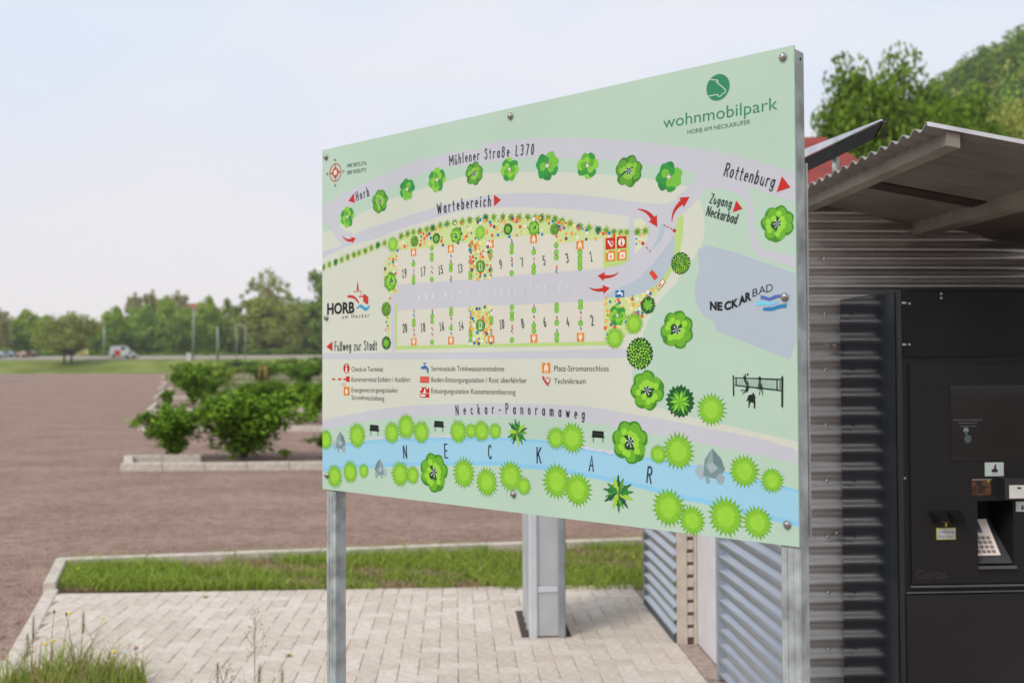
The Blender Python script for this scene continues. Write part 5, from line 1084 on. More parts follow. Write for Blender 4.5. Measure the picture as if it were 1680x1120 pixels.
ppoly('printed_wave', smooth(z8([(1188, 362), (1230, 358), (1280, 355), (1330, 335), (1408, 326)]), 3) + smooth(z8([(1398, 362), (1340, 368), (1270, 390), (1186, 388)]), 3), '#2C84BE')
# volleyball picture: net, posts, ball and three players
def zv(l): return [(1180 + a / 12.446, 600 + b_ / 12.446) for a, b_ in l]
BK = '#10201A'
for pl_ in [[(278, 190), (290, 180), (300, 195), (312, 610), (296, 620), (284, 610)], [(1270, 235), (1290, 190), (1312, 235), (1308, 820), (1288, 858), (1270, 820)], [(310, 233), (1275, 262), (1275, 274), (1180, 290), (310, 248)], [(320, 385), (1200, 480), (1275, 512), (1275, 520), (1180, 505), (320, 405)], [(335, 245), (358, 247), (358, 400), (335, 400)], [(1170, 285), (1193, 285), (1200, 500), (1172, 490)], [(1236, 280), (1252, 280), (1252, 515), (1236, 515)],
            [(500, 195), (512, 195), (520, 240), (530, 160), (545, 165), (548, 240), (560, 290), (600, 340), (612, 420), (600, 480), (585, 520), (500, 550), (480, 580), (475, 570), (490, 540), (545, 505), (540, 497), (440, 510), (445, 490), (545, 485), (550, 440), (560, 400), (510, 300), (498, 240)],
            [(800, 235), (830, 215), (860, 235), (862, 265), (850, 310), (850, 340), (895, 430), (885, 470), (900, 590), (892, 605), (865, 480), (850, 470), (825, 600), (815, 600), (835, 470), (800, 470), (775, 475), (795, 430), (800, 360), (815, 310), (805, 270)],
            [(690, 545), (715, 550), (718, 585), (740, 610), (735, 700), (742, 745), (735, 850), (748, 868), (715, 862), (705, 845), (712, 760), (640, 735), (622, 800), (620, 850), (598, 850), (602, 790), (605, 700), (585, 710), (550, 715), (575, 680), (595, 610), (640, 585), (680, 585)]]:
    pts = zv(pl_); ppoly('printed_player', pts, BK)
u, v = uv(1180 + 585 / 12.446, 600 + 172 / 12.446); upoly(1180 + 585 / 12.446, 600 + 172 / 12.446, 1.8, circ(0, 0, 1, 12), BK, 'printed_ball')
nb_ = MB(); y = lay()
for k in range(1, 14):
    a = zv([(358 + (1170 - 358) * k / 14, 262 + 30 * k / 14), (358 + (1170 - 358) * k / 14, 398 + 85 * k / 14)]); L_, R_ = strip([uv(*q) for q in a], 0.00022); nb_.add([(p[0], y, ZB + p[1]) for p in L_ + R_], [(0, 2, 3, 1)])
for k in range(1, 5):
    a = zv([(358, 260 + 30 * k), (1170, 290 + 42 * k)]); L_, R_ = strip([uv(*q) for q in a], 0.00022); nb_.add([(p[0], y - .00002, ZB + p[1]) for p in L_ + R_], [(0, 2, 3, 1)])
nb_.build('printed_net', flat('#6F8F80'), panel)

# the print is a skin: press all layers flat onto the board
_done = set()
for o in panel.children:
    if o.name.startswith('bolt'): continue
    o.location.y = o.location.y * 0.16 - 0.00002
    if o.data.name not in _done:
        _done.add(o.data.name); n = len(o.data.vertices); co = np.empty(n * 3, dtype=np.float32); o.data.vertices.foreach_get('co', co); co[1::3] *= 0.16; o.data.vertices.foreach_set('co', co); o.data.update()
# ------------------------------------------------------------------ trees and shrubs
def leaf_mat(name, dark, light):
    m = mat(name, light, 0.8, col2=dark, island=True, spec=0.08)
    b = m.node_tree.nodes['Principled BSDF']
    b.inputs['Subsurface Weight'].default_value = 0.0
    try: b.inputs['Transmission Weight'].default_value = 0.0
    except Exception: pass
    return m
LM = [leaf_mat('leaves_fresh', (0.20, 0.31, 0.03), (0.42, 0.55, 0.08)), leaf_mat('leaves_dark', (0.12, 0.20, 0.03), (0.27, 0.38, 0.06)),
      leaf_mat('leaves_olive', (0.20, 0.24, 0.045), (0.39, 0.43, 0.10)), leaf_mat('leaves_bright', (0.20, 0.33, 0.04), (0.38, 0.54, 0.11)), leaf_mat('leaves_brown', (0.25, 0.25, 0.09), (0.45, 0.41, 0.19))]
def crown_quads(r, H, W, z0, nclump, nleaf, ls, shape=1.0, spread=0.17, lump=0.25):
    """leaf faces in clumps on and inside an uneven ellipsoid"""
    cl = []
    while len(cl) < nclump:
        p = r.uniform(-1, 1, 3); d = np.linalg.norm(p)
        if d > 1 or d < 0.25: continue
        k = 1 + lump * math.sin(3 * math.atan2(p[1], p[0]) + 4 * p[2]) * r.uniform(0.3, 1)
        wz = 1.0 if p[2] < 0 else (1 - (p[2] ** 2) * (1 - shape) * 0.6)
        cl.append((p[0] * W * k * wz, p[1] * W * k * wz, z0 + (H - z0) / 2 * (1 + p[2] * (0.93 + 0.07 * k))))
    cl = np.array(cl); sz = r.uniform(0.5, 1.25, nclump) * W * spread
    idx = r.integers(0, nclump, nleaf); off = r.normal(0, 1, (nleaf, 3)); nr = np.linalg.norm(off, axis=1, keepdims=True)
    off = off / nr * np.minimum(nr, 2.2) * 0.62
    P = cl[idx] + off * sz[idx][:, None] * np.array([1, 1, 0.8])
    P[:, 2] = np.maximum(P[:, 2], z0 * 0.75)
    a = r.normal(0, 1, (nleaf, 3)); a /= np.linalg.norm(a, axis=1, keepdims=True); b = np.cross(a, r.normal(0, 1, (nleaf, 3))); b /= np.linalg.norm(b, axis=1, keepdims=True)
    s = ls * r.uniform(0.6, 1.3, nleaf)[:, None]
    return np.stack([P - a * s, P - b * s * 0.55, P + a * s, P + b * s * 0.55], 1), cl
def make_tree(seed, H, W, z0, nclump, nleaf, ls, lm, trunk_r, trunks=1, **k):
    r = np.random.default_rng(seed); Q, cl = crown_quads(r, H, W, z0, nclump, nleaf, ls, **k)
    crown = quads('crown', Q, LM[lm]); tb = MB()
    for q in range(trunks):
        sx = (q - (trunks - 1) / 2) * trunk_r * 6
        tb.tube([(sx, 0, -0.3), (sx * 1.1 + 0.03 * H * r.uniform(-.3, .3), 0, z0 * 0.7), (sx * 1.4, 0.02 * H * r.uniform(-1, 1), H * 0.55), (sx * 1.8, 0, H * 0.8)], [trunk_r * 1.3, trunk_r, trunk_r * 0.6, trunk_r * 0.2], 8)
        for c in cl[::max(1, len(cl) // 9)]:
            zb = z0 * 0.7 + (H * 0.35) * r.random(); st = Vector((sx * 1.2, 0, zb)); en = Vector(c); mid = st.lerp(en, 0.5) + Vector((0, 0, 0.04 * H))
            tb.tube([st, mid, en], [trunk_r * 0.45, trunk_r * 0.25, trunk_r * 0.06], 6)
    return tb.mesh('trunk', M_BARK), crown
def place_tree(name, meshes, loc, rz, sc_, label, cat, group, mat_i=None):
    e = empty(name, loc, rz, label=label, cat=cat, group=group)
    e.scale = sc_ if isinstance(sc_, (tuple, list)) else (sc_,) * 3
    link('trunk', meshes[0], e); link('crown', meshes[1], e); return e
# far trees are built 10 m tall and scaled
FT = {}
for k, (lm, sh) in enumerate([(0, 1.0), (1, 1.0), (2, 1.0), (3, 0.8), (4, 1.0)]):
    FT[k] = make_tree(100 + k, 10, 4.2, 0.5, 75, 9000, 0.30, lm, 0.22, shape=sh, spread=0.26)
FT['bare'] = make_tree(140, 10, 4.0, 2.0, 110, 3600, 0.17, 2, 0.25, spread=0.12)
FT['twin'] = make_tree(150, 10, 5.2, 2.0, 70, 9000, 0.26, 2, 0.20, trunks=2, spread=0.24)
def far_tree(px0, px1, ytop, ybase, Y, kind, label, group='trees beyond the gravel car park'):
    c = at_y((px0 + px1) / 2, ybase, Y); top = at_y((px0 + px1) / 2, ytop, Y); wd = at_y(px1, ybase, Y).x - at_y(px0, ybase, Y).x
    gz = ground_z(c.x, Y) - 0.1; h = top.z - gz; W = 4.4 if kind != 'twin' else 5.4
    return place_tree('tree', FT[kind], (c.x, Y, gz), rnd.uniform(0, 6) if kind != 'twin' else 0.2, (wd / 2 / W * 1.12, wd / 2 / W * 1.12, h / 10.0), label, 'tree', group)
TL = [(-14, 16, 510, 590, 246, 4, 'dark brown leaved tree at the left edge of the picture'),
      (18, 66, 511, 590, 262, 0, 'round fresh green tree, second from the left edge'),
      (10, 52, 542, 592, 250, 1, 'low dark tree behind the pale cars at far left'),
      (58, 92, 520, 590, 258, 0, 'green tree just left of the twin stemmed tree'),
      (140, 166, 538, 590, 262, 1, 'small tree in the gap left of the thin pale pole'),
      (168, 216, 507, 592, 250, 0, 'large rounded tree right of the gap with the cream house'),
      (172, 212, 535, 592, 246, 1, 'lower dark tree behind the white and red van'),
      (206, 240, 486, 592, 268, 4, 'reddish brown topped tree rising behind the green ones'),
      (206, 262, 500, 592, 252, 3, 'bright green tree behind the van'),
      (232, 262, 482, 590, 272, 4, 'thin brownish tree top above the bright green trees'),
      (250, 290, 490, 592, 256, 0, 'green tree left of the brown topped tree'),
      (276, 312, 483, 592, 270, 4, 'brown topped tree beside the reddish roof'),
      (262, 306, 520, 592, 247, 1, 'lower green tree left of the tall lamp post'),
      (286, 330, 508, 592, 251, 0, 'green tree directly behind the tall lamp post'),
      (322, 366, 491, 592, 254, 0, 'pointed green tree between the two pale posts'),
      (356, 398, 493, 592, 256, 1, 'green tree right of the shorter pale post'),
      (398, 484, 444, 592, 262, 'bare', 'tall thinly leaved tree in front of the gabled house'),
      (392, 470, 490, 592, 248, 2, 'olive green bushy tree under the thinly leaved tree'),
      (440, 510, 500, 592, 244, 2, 'broad olive tree left of the board'),
      (488, 566, 449, 594, 256, 1, 'tall dark green tree at the left edge of the board'),
      (500, 580, 500, 596, 246, 1, 'lower dark tree beside the board')]
for t_ in TL: far_tree(*t_)
far_tree(70, 152, 512, 604, 218, 'twin', 'olive tree with two stems standing on the grass bank by itself')
# lower hedge-like bushes at the foot of the trees
hb = make_tree(170, 10, 7, 0.6, 40, 3000, 0.42, 3, 0.1)
for k, (a_, b_, yt, lb) in enumerate([(0, 22, 570, 'bright bush beside the cars at the left edge'), (58, 100, 574, 'low bright bush left of the twin stemmed tree'), (120, 166, 574, 'low bush behind the yellow sign'), (225, 310, 578, 'long low bush right of the van'), (318, 402, 578, 'long low bush behind the pale posts'), (404, 540, 572, 'wide low bush in front of the olive trees')]):
    c = at_y((a_ + b_) / 2, 590, 242); w2 = (at_y(b_, 590, 242).x - at_y(a_, 590, 242).x) / 2; gz = ground_z(c.x, 242) - .1; h = at_y((a_ + b_) / 2, yt, 242).z - gz
    place_tree('bush', hb, (c.x, 242, gz), 0, (w2 / 7, 0.35, h / 10), lb, 'bush', 'low bushes at the foot of the far trees')

# a far wood closes the view behind the tree row
rw = np.random.default_rng(91); n = 420; cw = np.stack([rw.uniform(-175, 85, n), rw.uniform(268, 300, n), np.zeros(n)], 1); k = 130; hw_ = rw.uniform(5, 9.5, n)
of = rw.normal(0, 1, (n, k, 3)); of /= np.linalg.norm(of, axis=2, keepdims=True); of *= rw.uniform(.6, 1.05, (n, k, 1))
Pw = cw[:, None, :] + of * np.stack([np.full(n, 4.0), np.full(n, 3.0), hw_ * .5], 1)[:, None, :]; Pw[:, :, 2] += (hw_ * .5 + 2.6)[:, None]; Pw = Pw.reshape(-1, 3); m_ = len(Pw)
a = rw.normal(0, 1, (m_, 3)); a /= np.linalg.norm(a, axis=1, keepdims=True); b = np.cross(a, rw.normal(0, 1, (m_, 3))); b /= np.linalg.norm(b, axis=1, keepdims=True); s = rw.uniform(.4, .9, m_)[:, None]
link('far_wood', quads('far_wood', np.stack([Pw - a * s, Pw - b * s, Pw + a * s, Pw + b * s], 1), LM, np.repeat(rw.choice([0, 1, 2, 1], n), k)), label='low dark wood closing the view behind the row of far trees', cat='woodland', kind='stuff')
# far buildings: gabled houses between the tree tops
M_RROOF = mat('red_tiles', '#9A5A4A', 0.8, var=0.15, scale=2); M_HWALL = mat('cream_wall', '#C6B896', 0.9, var=0.05); M_WIN = mat('window_dark', '#3A4048', 0.2)
def house(px0, px1, ye, yr, Y, label, gable=False, rot=0.0):
    a = at_y(px0, ye, Y); b_ = at_y(px1, ye, Y); rz = at_y((px0 + px1) / 2, yr, Y).z; wd = b_.x - a.x; gz = ground_z(a.x, Y); he = a.z - gz; hr = rz - gz; dp = 9
    e = empty('house', ((a.x + b_.x) / 2, Y, gz), rot, label=label, cat='house', group='houses behind the far trees'); w2 = wd / 2
    m = MB(); m.box(-w2, w2, 0, dp, 0, he); wall = m.build('wall', M_HWALL, e)
    m = MB()
    if gable:
        m.add([(-w2 - .4, -.4, he - .2), (0, -.4, hr), (0, dp + .4, hr), (-w2 - .4, dp + .4, he - .2)], [(0, 1, 2, 3)]); m.add([(w2 + .4, -.4, he - .2), (0, -.4, hr), (0, dp + .4, hr), (w2 + .4, dp + .4, he - .2)], [(3, 2, 1, 0)])
        g2 = MB(); g2.add([(-w2, 0, he), (w2, 0, he), (0, 0, hr - .1)], [(0, 1, 2)]); g2.build('gable', M_HWALL, e)
    else:
        m.add([(-w2 - .4, -.5, he - .2), (w2 + .4, -.5, he - .2), (w2 + .4, dp / 2, hr), (-w2 - .4, dp / 2, hr)], [(0, 1, 2, 3)]); m.add([(-w2 - .4, dp + .5, he - .2), (w2 + .4, dp + .5, he - .2), (w2 + .4, dp / 2, hr), (-w2 - .4, dp / 2, hr)], [(3, 2, 1, 0)])
    m.build('roof', M_RROOF, e)
    nw = max(2, int(wd / 3))
    for r_i in range(max(1, int(he / 3))):
        for c_i in range(nw):
            x = -w2 + wd * (c_i + 0.5) / nw; z = he - 2.0 - 2.9 * r_i
            if z < 0.5: continue
            q = MB(); q.box(x - .5, x + .5, -.06, -.01, z - .6, z + .6); q.build('window', M_WIN, e)
    return e
house(2, 46, 533, 525, 300, 'red roofed house behind the trees at far left')
house(60, 74, 536, 528, 300, 'small red roof glimpsed left of the twin stemmed tree')
house(146, 164, 545, 533, 285, 'cream house in the gap between the trees')
house(284, 340, 505, 496, 320, 'long building with a pale red roof above the tree line')
house(420, 446, 496, 470, 300, 'tall cream gabled house seen through the thinly leaved tree', gable=True)
# house(...) sign and van, cars
M_GLASS = mat('car_glass', (0.03, 0.035, 0.04), 0.1); M_TYRE = mat('tyre', (0.02, 0.02, 0.02), 0.8)
def car(px0, px1, Y, col, label, van=False, name='parked_car', col2=None):
    a = at_y(px0, 588, Y); b_ = at_y(px1, 588, Y); Ln = b_.x - a.x; gz = ground_z(a.x, Y) + 0.07; e = empty(name, ((a.x + b_.x) / 2, Y, gz), 0, label=label, cat='van' if van else 'car', group='cars parked by the far trees')
    H = 2.5 if van else 1.5; l2 = Ln / 2; pw = mat('paint_' + col.strip('#'), col, 0.3, coat=0.5)
    pr = [(-l2, .35), (-l2, H * .55), (-l2 * .9, H * .97), (-l2 * .7, H), (l2 * .45, H), (l2 * .78, H * .6), (l2, H * .5), (l2, .35)] if van else [(-l2, .35), (-l2 * .98, .8), (-l2 * .72, .92), (-l2 * .45, 1.42), (l2 * .12, 1.45), (l2 * .5, .95), (l2 * .95, .8), (l2, .35)]
    m = MB(); n = len(pr); v = [(x, -.85, z) for x, z in pr] + [(x, .85, z) for x, z in pr]; m.add(v, [tuple(range(n)), tuple(range(2 * n - 1, n - 1, -1))] + [(i, i + n, (i + 1) % n + n, (i + 1) % n) for i in range(n)]); m.build('body', pw, e)
    m = MB(); m.box(-l2 * .42 if not van else l2 * .1, l2 * .2 if not van else l2 * .5, -.87, -.852, H * .66, H * .9); m.build('window', M_GLASS, e)
    if col2: m = MB(); m.box(-l2 * .5, l2 * .05, -.872, -.853, .4, H * .62); m.build('panel', mat('paint_' + col2.strip('#'), col2, 0.4), e)
    for sx in (-.62, .62):
        m = MB(); m.lathe([(.30, .1), (.33, .0), (.33, -.1), (.2, -.12)], c=(sx * l2, -.82, .33), axis='y', n=14); m.build('wheel', M_TYRE, e)
car(-6, 5, 230, '#C9CDD2', 'silver white car cut by the left edge of the picture')
car(5, 25, 232, '#8E9BB4', 'pale blue grey car at far left')
car(29, 44, 231, '#C8A98A', 'beige car right of the pale blue one')
car(44, 60, 232, '#6E3F38', 'dark red car left of the twin stemmed tree')
car(182, 216, 230, '#D3D3D6', 'white van with a red panel parked right of the thin pole', van=True, col2='#C43A22')
car(208, 225, 227.5, '#C9C6C0', 'small white car directly in front of the right end of the van')
# yellow board
c = at_y(135, 576, 240); gz = ground_z(c.x, 240); e = empty('yellow_board', (c.x, 240, gz), 0, label='pale yellow board standing right of the twin stemmed tree', cat='board')
m = MB(); m.cbox(-1.4, 1.4, -.05, .05, c.z - gz - 0.9, c.z - gz + .8, 0.05); m.build('board', mat('pale_yellow', '#D9CE8E', 0.6), e)
m = MB(); m.tube([(0, .08, 0), (0, .08, c.z - gz)], .06); m.build('post', M_GALV, e)
# posts
def pole(px, y0, y1, Y, rr, label, name='lamp_post', head=True):
    c = at_y(px, y1, Y); t = at_y(px, y0, Y); gz = ground_z(c.x, Y) if Y > 200 else 0; e = empty(name, (c.x, Y, gz), 0, label=label, cat='post')
    m = MB(); m.tube([(0, 0, 0), (0, 0, t.z - gz)], [rr * 1.2, rr * .8], 10); m.build('pole', M_GALVP, e)
    if head: m = MB(); m.cbox(-.35, .35, -.12, .12, t.z - gz, t.z - gz + .16, .03); m.build('lamp_head', M_GALVP, e)
    return e
M_GALVP = mat('pale_pole', '#94A39B', 0.5, 0.2)
pole(317, 510, 590, 223, 0.17, 'tall pale lamp post with a white box at its foot')
pole(357, 535, 590, 222, 0.22, 'shorter pale post right of the tall lamp post', head=False, name='post')
pole(171, 533, 575, 240, 0.2, 'thin pale pole in front of the large rounded tree', head=False, name='post')
c = gp(310, 592.5); c = at_y(310, 592, 221); e = empty('cabinet', (c.x, 221, ground_z(0, 221) - .05), 0, label='small white cabinet at the foot of the tall lamp post', cat='cabinet')
m = MB(); m.cbox(-.45, .45, -.3, .3, 0, 1.25 + (c.z if c.z > 0 else 0) * .2, .03); bd = m.build('cabinet_box', mat('cabinet_white', '#C9CCCB', 0.5), e); m = MB(); m.cbox(-.5, .5, -.35, .35, 1.6, 1.66, .02); m.build('lid', M_GALVP, e)
# pale frame structure (two uprights and a crossbar) behind the shrubs
c = at_y(395, 586, 212); gz = ground_z(c.x, 212); t = at_y(395, 533, 212).z - gz; e = empty('goal_frame', (c.x, 212, gz), 0, label='pale frame of two uprights joined at the top under the thinly leaved tree', cat='frame')
for sx in (-.9, .9): m = MB(); m.tube([(sx, 0, 0), (sx, 0, t)], .09, 8); m.build('upright', M_GALVP, e)
m = MB(); m.tube([(-1.2, 0, t), (1.2, 0, t)], .09, 8); m.build('crossbar', M_GALVP, e)

# ------------------------------------------------------------------ planted bays with kerbs
M_BARE = M_GRAVEL
def bay_kerb(px0, py0, px1, py1, z1, n, label):
    a = gp(px0, py0, z1); b_ = gp(px1, py1, z1); return kerb_run('kerb', a, b_, 0.14, -0.1, z1, n, label, side=1)
bay_kerb(197, 760, 820, 756, 0.10, 9, '')
a = gp(197, 760, 0.1); b_ = gp(203, 747, .1); kerb_run('kerb', a + Vector((.0, .14, 0)), b_ + Vector((0, .0, 0)), 0.14, -0.1, 0.10, 1, '', side=-1)
a = gp(203, 747, .1); kerb_run('kerb', a, gp(330, 746, .1), 0.12, -0.1, 0.10, 2, '', side=1)
bay_kerb(226, 699, 820, 699, 0.10, 12, '')
bay_kerb(241, 670, 820, 667, 0.10, 13, '')
bay_kerb(252, 650, 640, 648, 0.10, 9, '')
bay_kerb(258, 636, 640, 635, 0.10, 9, '')
bay_kerb(262, 626, 640, 625, 0.10, 8, '')
bay_kerb(265, 618, 640, 617, 0.10, 8, '')
for (px, y0_, y1_) in [(240, 671, 664), (252, 651, 645), (258, 637, 632)]:
    kerb_run('kerb', gp(px, y0_, .1), gp(px + 14, y1_ - 4, .1), .14, -.1, .1, 2, '', side=-1)
kerb_run('kerb', gp(-30, 626, .1), gp(44, 622, .1), .14, -.1, .12, 3, '', side=1)
kerb_run('kerb', gp(-30, 617, .1), gp(62, 615.5, .1), .14, -.1, .12, 3, '', side=1)
def shrub_mesh(seed, W, H, nleaf, ls, arch=True, lm=0, nb=16):
    """arching branches from one root, leaves along them"""
    r = np.random.default_rng(seed); b = MB(); cen = []
    for k in range(nb):
        a = 2 * math.pi * k / nb + r.uniform(-.3, .3); reach = W * r.uniform(0.45, 1.05); top = H * r.uniform(0.55, 1.0); 
        if k % 3 == 0: reach *= 0.35; top = H * r.uniform(0.8, 1.05)
        p = []
        for t in np.linspace(0, 1, 7):
            z = top * math.sin(min(1, t * (0.62 if k % 3 else 0.5) * 1.35) * math.pi * 0.75) if k % 3 else top * t
            p.append((math.cos(a) * reach * t, math.sin(a) * reach * t, max(0.02, z)))
        b.tube(p, [0.016, 0.013, 0.011, 0.009, 0.007, 0.005, 0.002], 5)
        for i in range(1, 7): cen += [p[i]] * (i + 1)
        for i in range(2, 7):
            q = np.array(p[i]); s = q + r.normal(0, 0.12, 3) * W; s[2] = max(0.08, s[2]); cen += [tuple(s)] * 3; b.tube([p[i], tuple(s)], [0.004, 0.002], 4)
    cen = np.array(cen); idx = r.integers(0, len(cen), nleaf); P = cen[idx] + r.normal(0, 1, (nleaf, 3)) * np.array([0.09, 0.09, 0.075]) * W
    P[:, 2] = np.abs(P[:, 2]) + 0.01
    a = r.normal(0, 1, (nleaf, 3)); a[:, 2] *= 0.6; a /= np.linalg.norm(a, axis=1, keepdims=True); c = np.cross(a, r.normal(0, .5, (nleaf, 3)) + np.array([0, 0, 1])); c /= np.linalg.norm(c, axis=1, keepdims=True)
    s = ls * r.uniform(0.5, 1.2, nleaf)[:, None]; w_ = s * 0.45; dn = np.array([0, 0, -0.25])
    Q = np.stack([P - a * s, P - c * w_ + dn * w_, P + a * s + dn * s, P + c * w_ + dn * w_], 1)
    return b.mesh('branches', M_BARK), quads('leaves', Q, LM[lm])
LM.append(leaf_mat('leaves_shrub', (0.07, 0.16, 0.012), (0.24, 0.41, 0.035)))
SHR = [shrub_mesh(11, 0.95, 1.15, 10500, 0.055, lm=5, nb=22), shrub_mesh(12, 0.7, 1.0, 7500, 0.055, lm=5, nb=14), shrub_mesh(13, 0.9, 1.2, 6000, 0.08, lm=5, nb=16), shrub_mesh(14, 0.9, 0.9, 2400, 0.10, lm=0, nb=12)]
def py_near(v): return v > 740
def shrub(px, pyb, pxw, ytop, k, label, group='shrubs in the planted bays'):
    c = gp(px, pyb); d = c.y; w2 = pxw / 2 / FPX * d; h = at_y(px, ytop, d).z; W, H = [(0.95, 1.15), (0.7, 1.0), (0.9, 1.2), (0.9, 0.9)][k]
    e = empty('shrub', (c.x, c.y, -0.01), rnd.uniform(0, 6), label=label, cat='shrub', group=group); kf = .92 if py_near(pyb) else .88; e.scale = (w2 / W * kf, w2 / W * kf, h / H * .95)
    link('branches', SHR[k][0], e); link('leaves', SHR[k][1], e); return e
shrub(402, 751, 250, 646, 0, 'broad bright green shrub arching over the nearest kerb')
shrub(286, 752, 118, 668, 1, 'smaller upright shrub at the left end of the nearest kerb')
shrub(549, 748, 96, 708, 0, 'low shrub in the nearest bay at the left edge of the board')
shrub(468, 750, 26, 737, 3, 'tiny shrub between the broad shrub and the board')
shrub(318, 664, 80, 598, 2, 'dark dense shrub behind the left kerb ends')
shrub(275, 668, 30, 640, 1, 'thin pale shrub at the kerb end left of the dark dense one')
shrub(514, 692, 86, 628, 2, 'dark shrub in the second bay beside the board')
shrub(432, 662, 96, 626, 0, 'spreading shrub above the broad one')
shrub(360, 632, 90, 600, 3, 'light green shrub in the rows right of the dark dense one')
shrub(430, 628, 80, 598, 2, 'shrub near the wooden tree stakes')
shrub(500, 630, 90, 598, 0, 'leafy shrub row end next to the board')
shrub(300, 615, 70, 596, 3, 'far shrub at the left end of the bay rows')
shrub(470, 614, 110, 590, 3, 'far wide shrub right of the wooden stakes')
shrub(395, 612, 90, 592, 1, 'far pale shrub left of the wooden stakes')
shrub(525, 612, 60, 585, 2, 'far dark shrub almost hidden by the board')
shrub(345, 650, 60, 622, 1, 'small shrub between the kerb lines right of the dark dense one')
shrub(478, 655, 50, 632, 3, 'low pale shrub left of the dark shrub beside the board')
# grassy cover in the bays
r5 = np.random.default_rng(55); pts = []
for k in range(12000):
    yy = r5.uniform(624, 668) if k % 3 else r5.uniform(606, 625); xx = r5.uniform(330 if yy > 640 else 285, 640); q = gp(xx, yy); pts.append((q.x, q.y, -0.02))
link('bay_grass', quads('bay_grass', blades(np.array(pts), 0.12, 0.5, 0.09, 0.8, 56, 2), [mat('bay_green', (0.07, 0.14, 0.015), 0.85, col2=(0.18, 0.28, 0.04), island=True, spec=0.05)]), label='green ground cover growing in the planted bays', cat='ground cover', kind='stuff')
# stakes round a young tree
c = gp(432, 630); e = empty('tree_stakes', c, 0, label='pale wooden tree stakes standing among the shrubs', cat='stakes')
M_WOOD = mat('pale_wood', '#A8894E', 0.8)
for sx, sy in ((-.25, -.2), (.28, -.2), (0.02, .3)): m = MB(); m.tube([(sx * 1.3, sy, 0), (sx, sy, 1.5)], .055, 7); m.build('stake', M_WOOD, e)
m = MB(); m.box(-.3, .33, -.24, -.2, 1.25, 1.34); m.build('crosspiece', M_WOOD, e)

# ------------------------------------------------------------------ right side: big tree, red roof, hillside
LM.append(leaf_mat('leaves_large_tree', (0.07, 0.135, 0.012), (0.19, 0.31, 0.03)))
bigt = make_tree(203, 10, 4.6, 0.3, 170, 100000, 0.125, 6, 0.25, spread=0.18, lump=0.02)
olivet = (bigt[0], make_tree(207, 10, 4.3, 0.8, 80, 30000, 0.11, 2, 0.25, spread=0.22, lump=0.08)[1]); brightt = (bigt[0], make_tree(208, 10, 4.3, 0.8, 80, 30000, 0.11, 3, 0.25, spread=0.22, lump=0.08)[1])
Yb = 48
c = at_y(1452, 300, Yb); t = at_y(1452, 116, Yb); w2 = (at_y(1600, 300, Yb).x - at_y(1338, 300, Yb).x) / 2
place_tree('tree', bigt, (c.x, Yb, 0), 0.6, (w2 / 4.2, w2 / 4.2, t.z / 10), 'large leafy green tree rising behind the canopy roof', 'tree', None)
place_tree('tree', bigt, (at_y(1548, 300, 58).x, 58, 0), 2.6, (0.95, 0.95, at_y(1548, 172, 58).z / 10), 'green tree to the right behind the large leafy one', 'tree', None)
place_tree('tree', olivet, (at_y(1650, 300, 66).x, 66, 0), 1.2, (1.0, 1.0, at_y(1650, 172, 66).z / 10), 'olive green tree in front of the hillside at the right edge', 'tree', None)
place_tree('tree', brightt, (at_y(1706, 300, 52).x, 52, 0), 0.2, (0.7, 0.7, at_y(1706, 205, 52).z / 10), 'bright green tree cut by the right edge above the roof', 'tree', None)
# building with a red roof behind the shed
Yr = 13.0
e = empty('red_roofed_hut', (at_y(1350, 300, Yr).x, Yr, 0), 0, label='hut with a red hipped roof behind the shed and the solar panel', cat='building')
zt = at_y(1330, 224, Yr).z; x0_ = at_y(1180, 224, Yr).x - at_y(1350, 300, Yr).x; x1_ = at_y(1352, 224, Yr + 1.6).x - at_y(1350, 300, Yr).x; x2_ = at_y(1440, 224, Yr).x - at_y(1350, 300, Yr).x
ze = at_y(1440, 268, Yr).z; zt2 = at_y(1340, 225, Yr + 1.6).z
m = MB(); 
m.add([(x0_ - 1.2, 0, ze - .35), (x2_ + .35, 0, ze - .35), (x1_, 1.6, zt2), (x0_, 1.6, zt2), (x0_ - 1.2, 3.2, ze - .35), (x2_ + .35, 3.2, ze - .35)], [(0, 1, 2, 3), (1, 5, 2), (5, 4, 3, 2), (4, 0, 3)])
m.build('roof', mat('red_roof', '#8C2A1C', 0.6, var=0.12, scale=3), e)
m = MB(); m.box(x0_ - .9, x2_ + .1, 0.3, 2.9, 0, ze - .36); m.build('wall', M_HWALL, e)
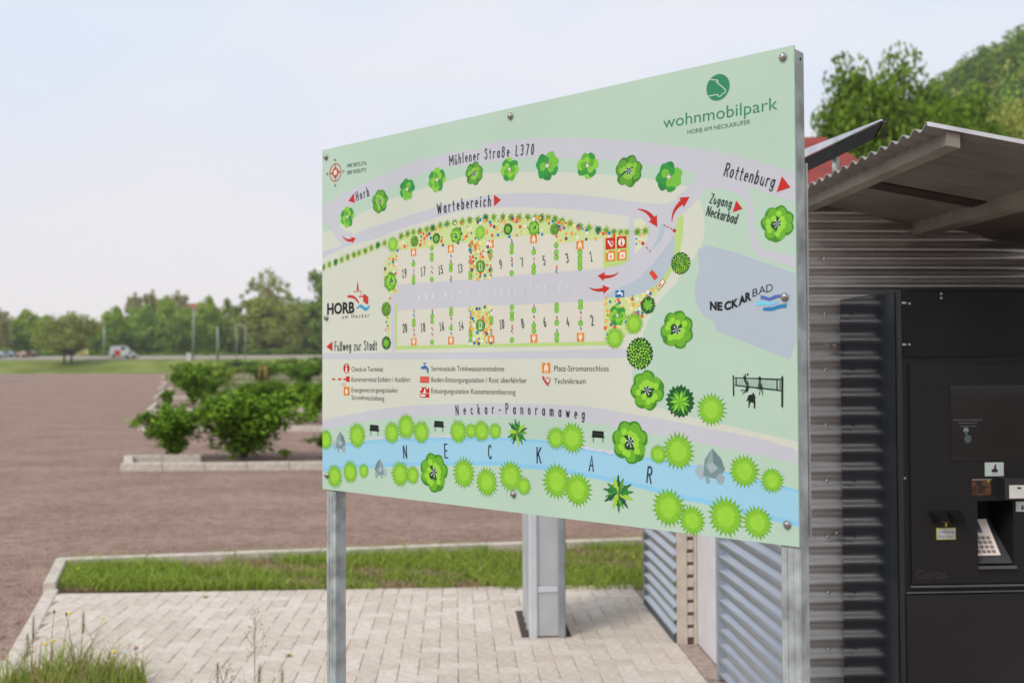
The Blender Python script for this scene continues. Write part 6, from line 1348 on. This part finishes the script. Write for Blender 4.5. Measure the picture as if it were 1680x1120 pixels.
# forest on the valley side: one mass of leaf clumps
r6 = np.random.default_rng(66); n = 1300; cx_ = []; 
while len(cx_) < n:
    y = r6.uniform(100, 330); x = r6.uniform(35, 220)
    if not 0.34 < x / y < 0.64: continue
    z = ground_z(x, y)
    if z < 2: continue
    cx_.append((x, y, z))
cx_ = np.array(cx_); k = 230; hgt = r6.uniform(6, 13, n); wd_ = r6.uniform(2.2, 4.2, n)
off = r6.normal(0, 1, (n, k, 3)); off /= np.linalg.norm(off, axis=2, keepdims=True); off *= r6.uniform(0.75, 1.08, (n, k, 1))
Pc = cx_[:, None, :] + off * np.stack([wd_, wd_, hgt * .5], 1)[:, None, :]; Pc[:, :, 2] += (hgt * .55)[:, None]
Pc = Pc.reshape(-1, 3); m_ = len(Pc); a = r6.normal(0, 1, (m_, 3)); a /= np.linalg.norm(a, axis=1, keepdims=True); b = np.cross(a, r6.normal(0, 1, (m_, 3))); b /= np.linalg.norm(b, axis=1, keepdims=True)
s = r6.uniform(.25, .55, m_)[:, None]; mi = np.repeat(r6.choice([1, 2, 6, 6, 5], n), k)
link('hillside_forest', quads('hillside_forest', np.stack([Pc - a * s, Pc - b * s, Pc + a * s, Pc + b * s], 1), LM, mi), label='mixed green woodland covering the misty valley side at the right', cat='woodland', kind='stuff')
# conifer standing at the top of the slope

tq = make_tree(230, 10, 2.2, 1.0, 40, 2600, 0.28, 1, 0.15, shape=0.3)
x_ = at_y(1672, 150, 330).x
place_tree('tree', tq, (x_, 330, ground_z(x_, 330) - 1), 0.4, (1.6, 1.6, (at_y(1672, 72, 330).z - ground_z(x_, 330) + 1) / 10), 'tall narrow tree on the misty skyline in the upper right corner', 'tree', None)

# ------------------------------------------------------------------ air
hm = bpy.data.materials.new('haze_air'); hm.use_nodes = True; t = hm.node_tree; t.nodes.clear()
o_ = t.nodes.new('ShaderNodeOutputMaterial'); v_ = t.nodes.new('ShaderNodeVolumePrincipled'); v_.inputs['Color'].default_value = (0.93, 0.95, 1.0, 1); v_.inputs['Density'].default_value = 0.0003
t.links.new(v_.outputs['Volume'], o_.inputs['Volume'])
b = MB(); b.box(-710, 710, -70, 810, -1.6, 135); hz_ = b.build('haze', hm, label='thin even haze over the whole valley', kind='stuff')
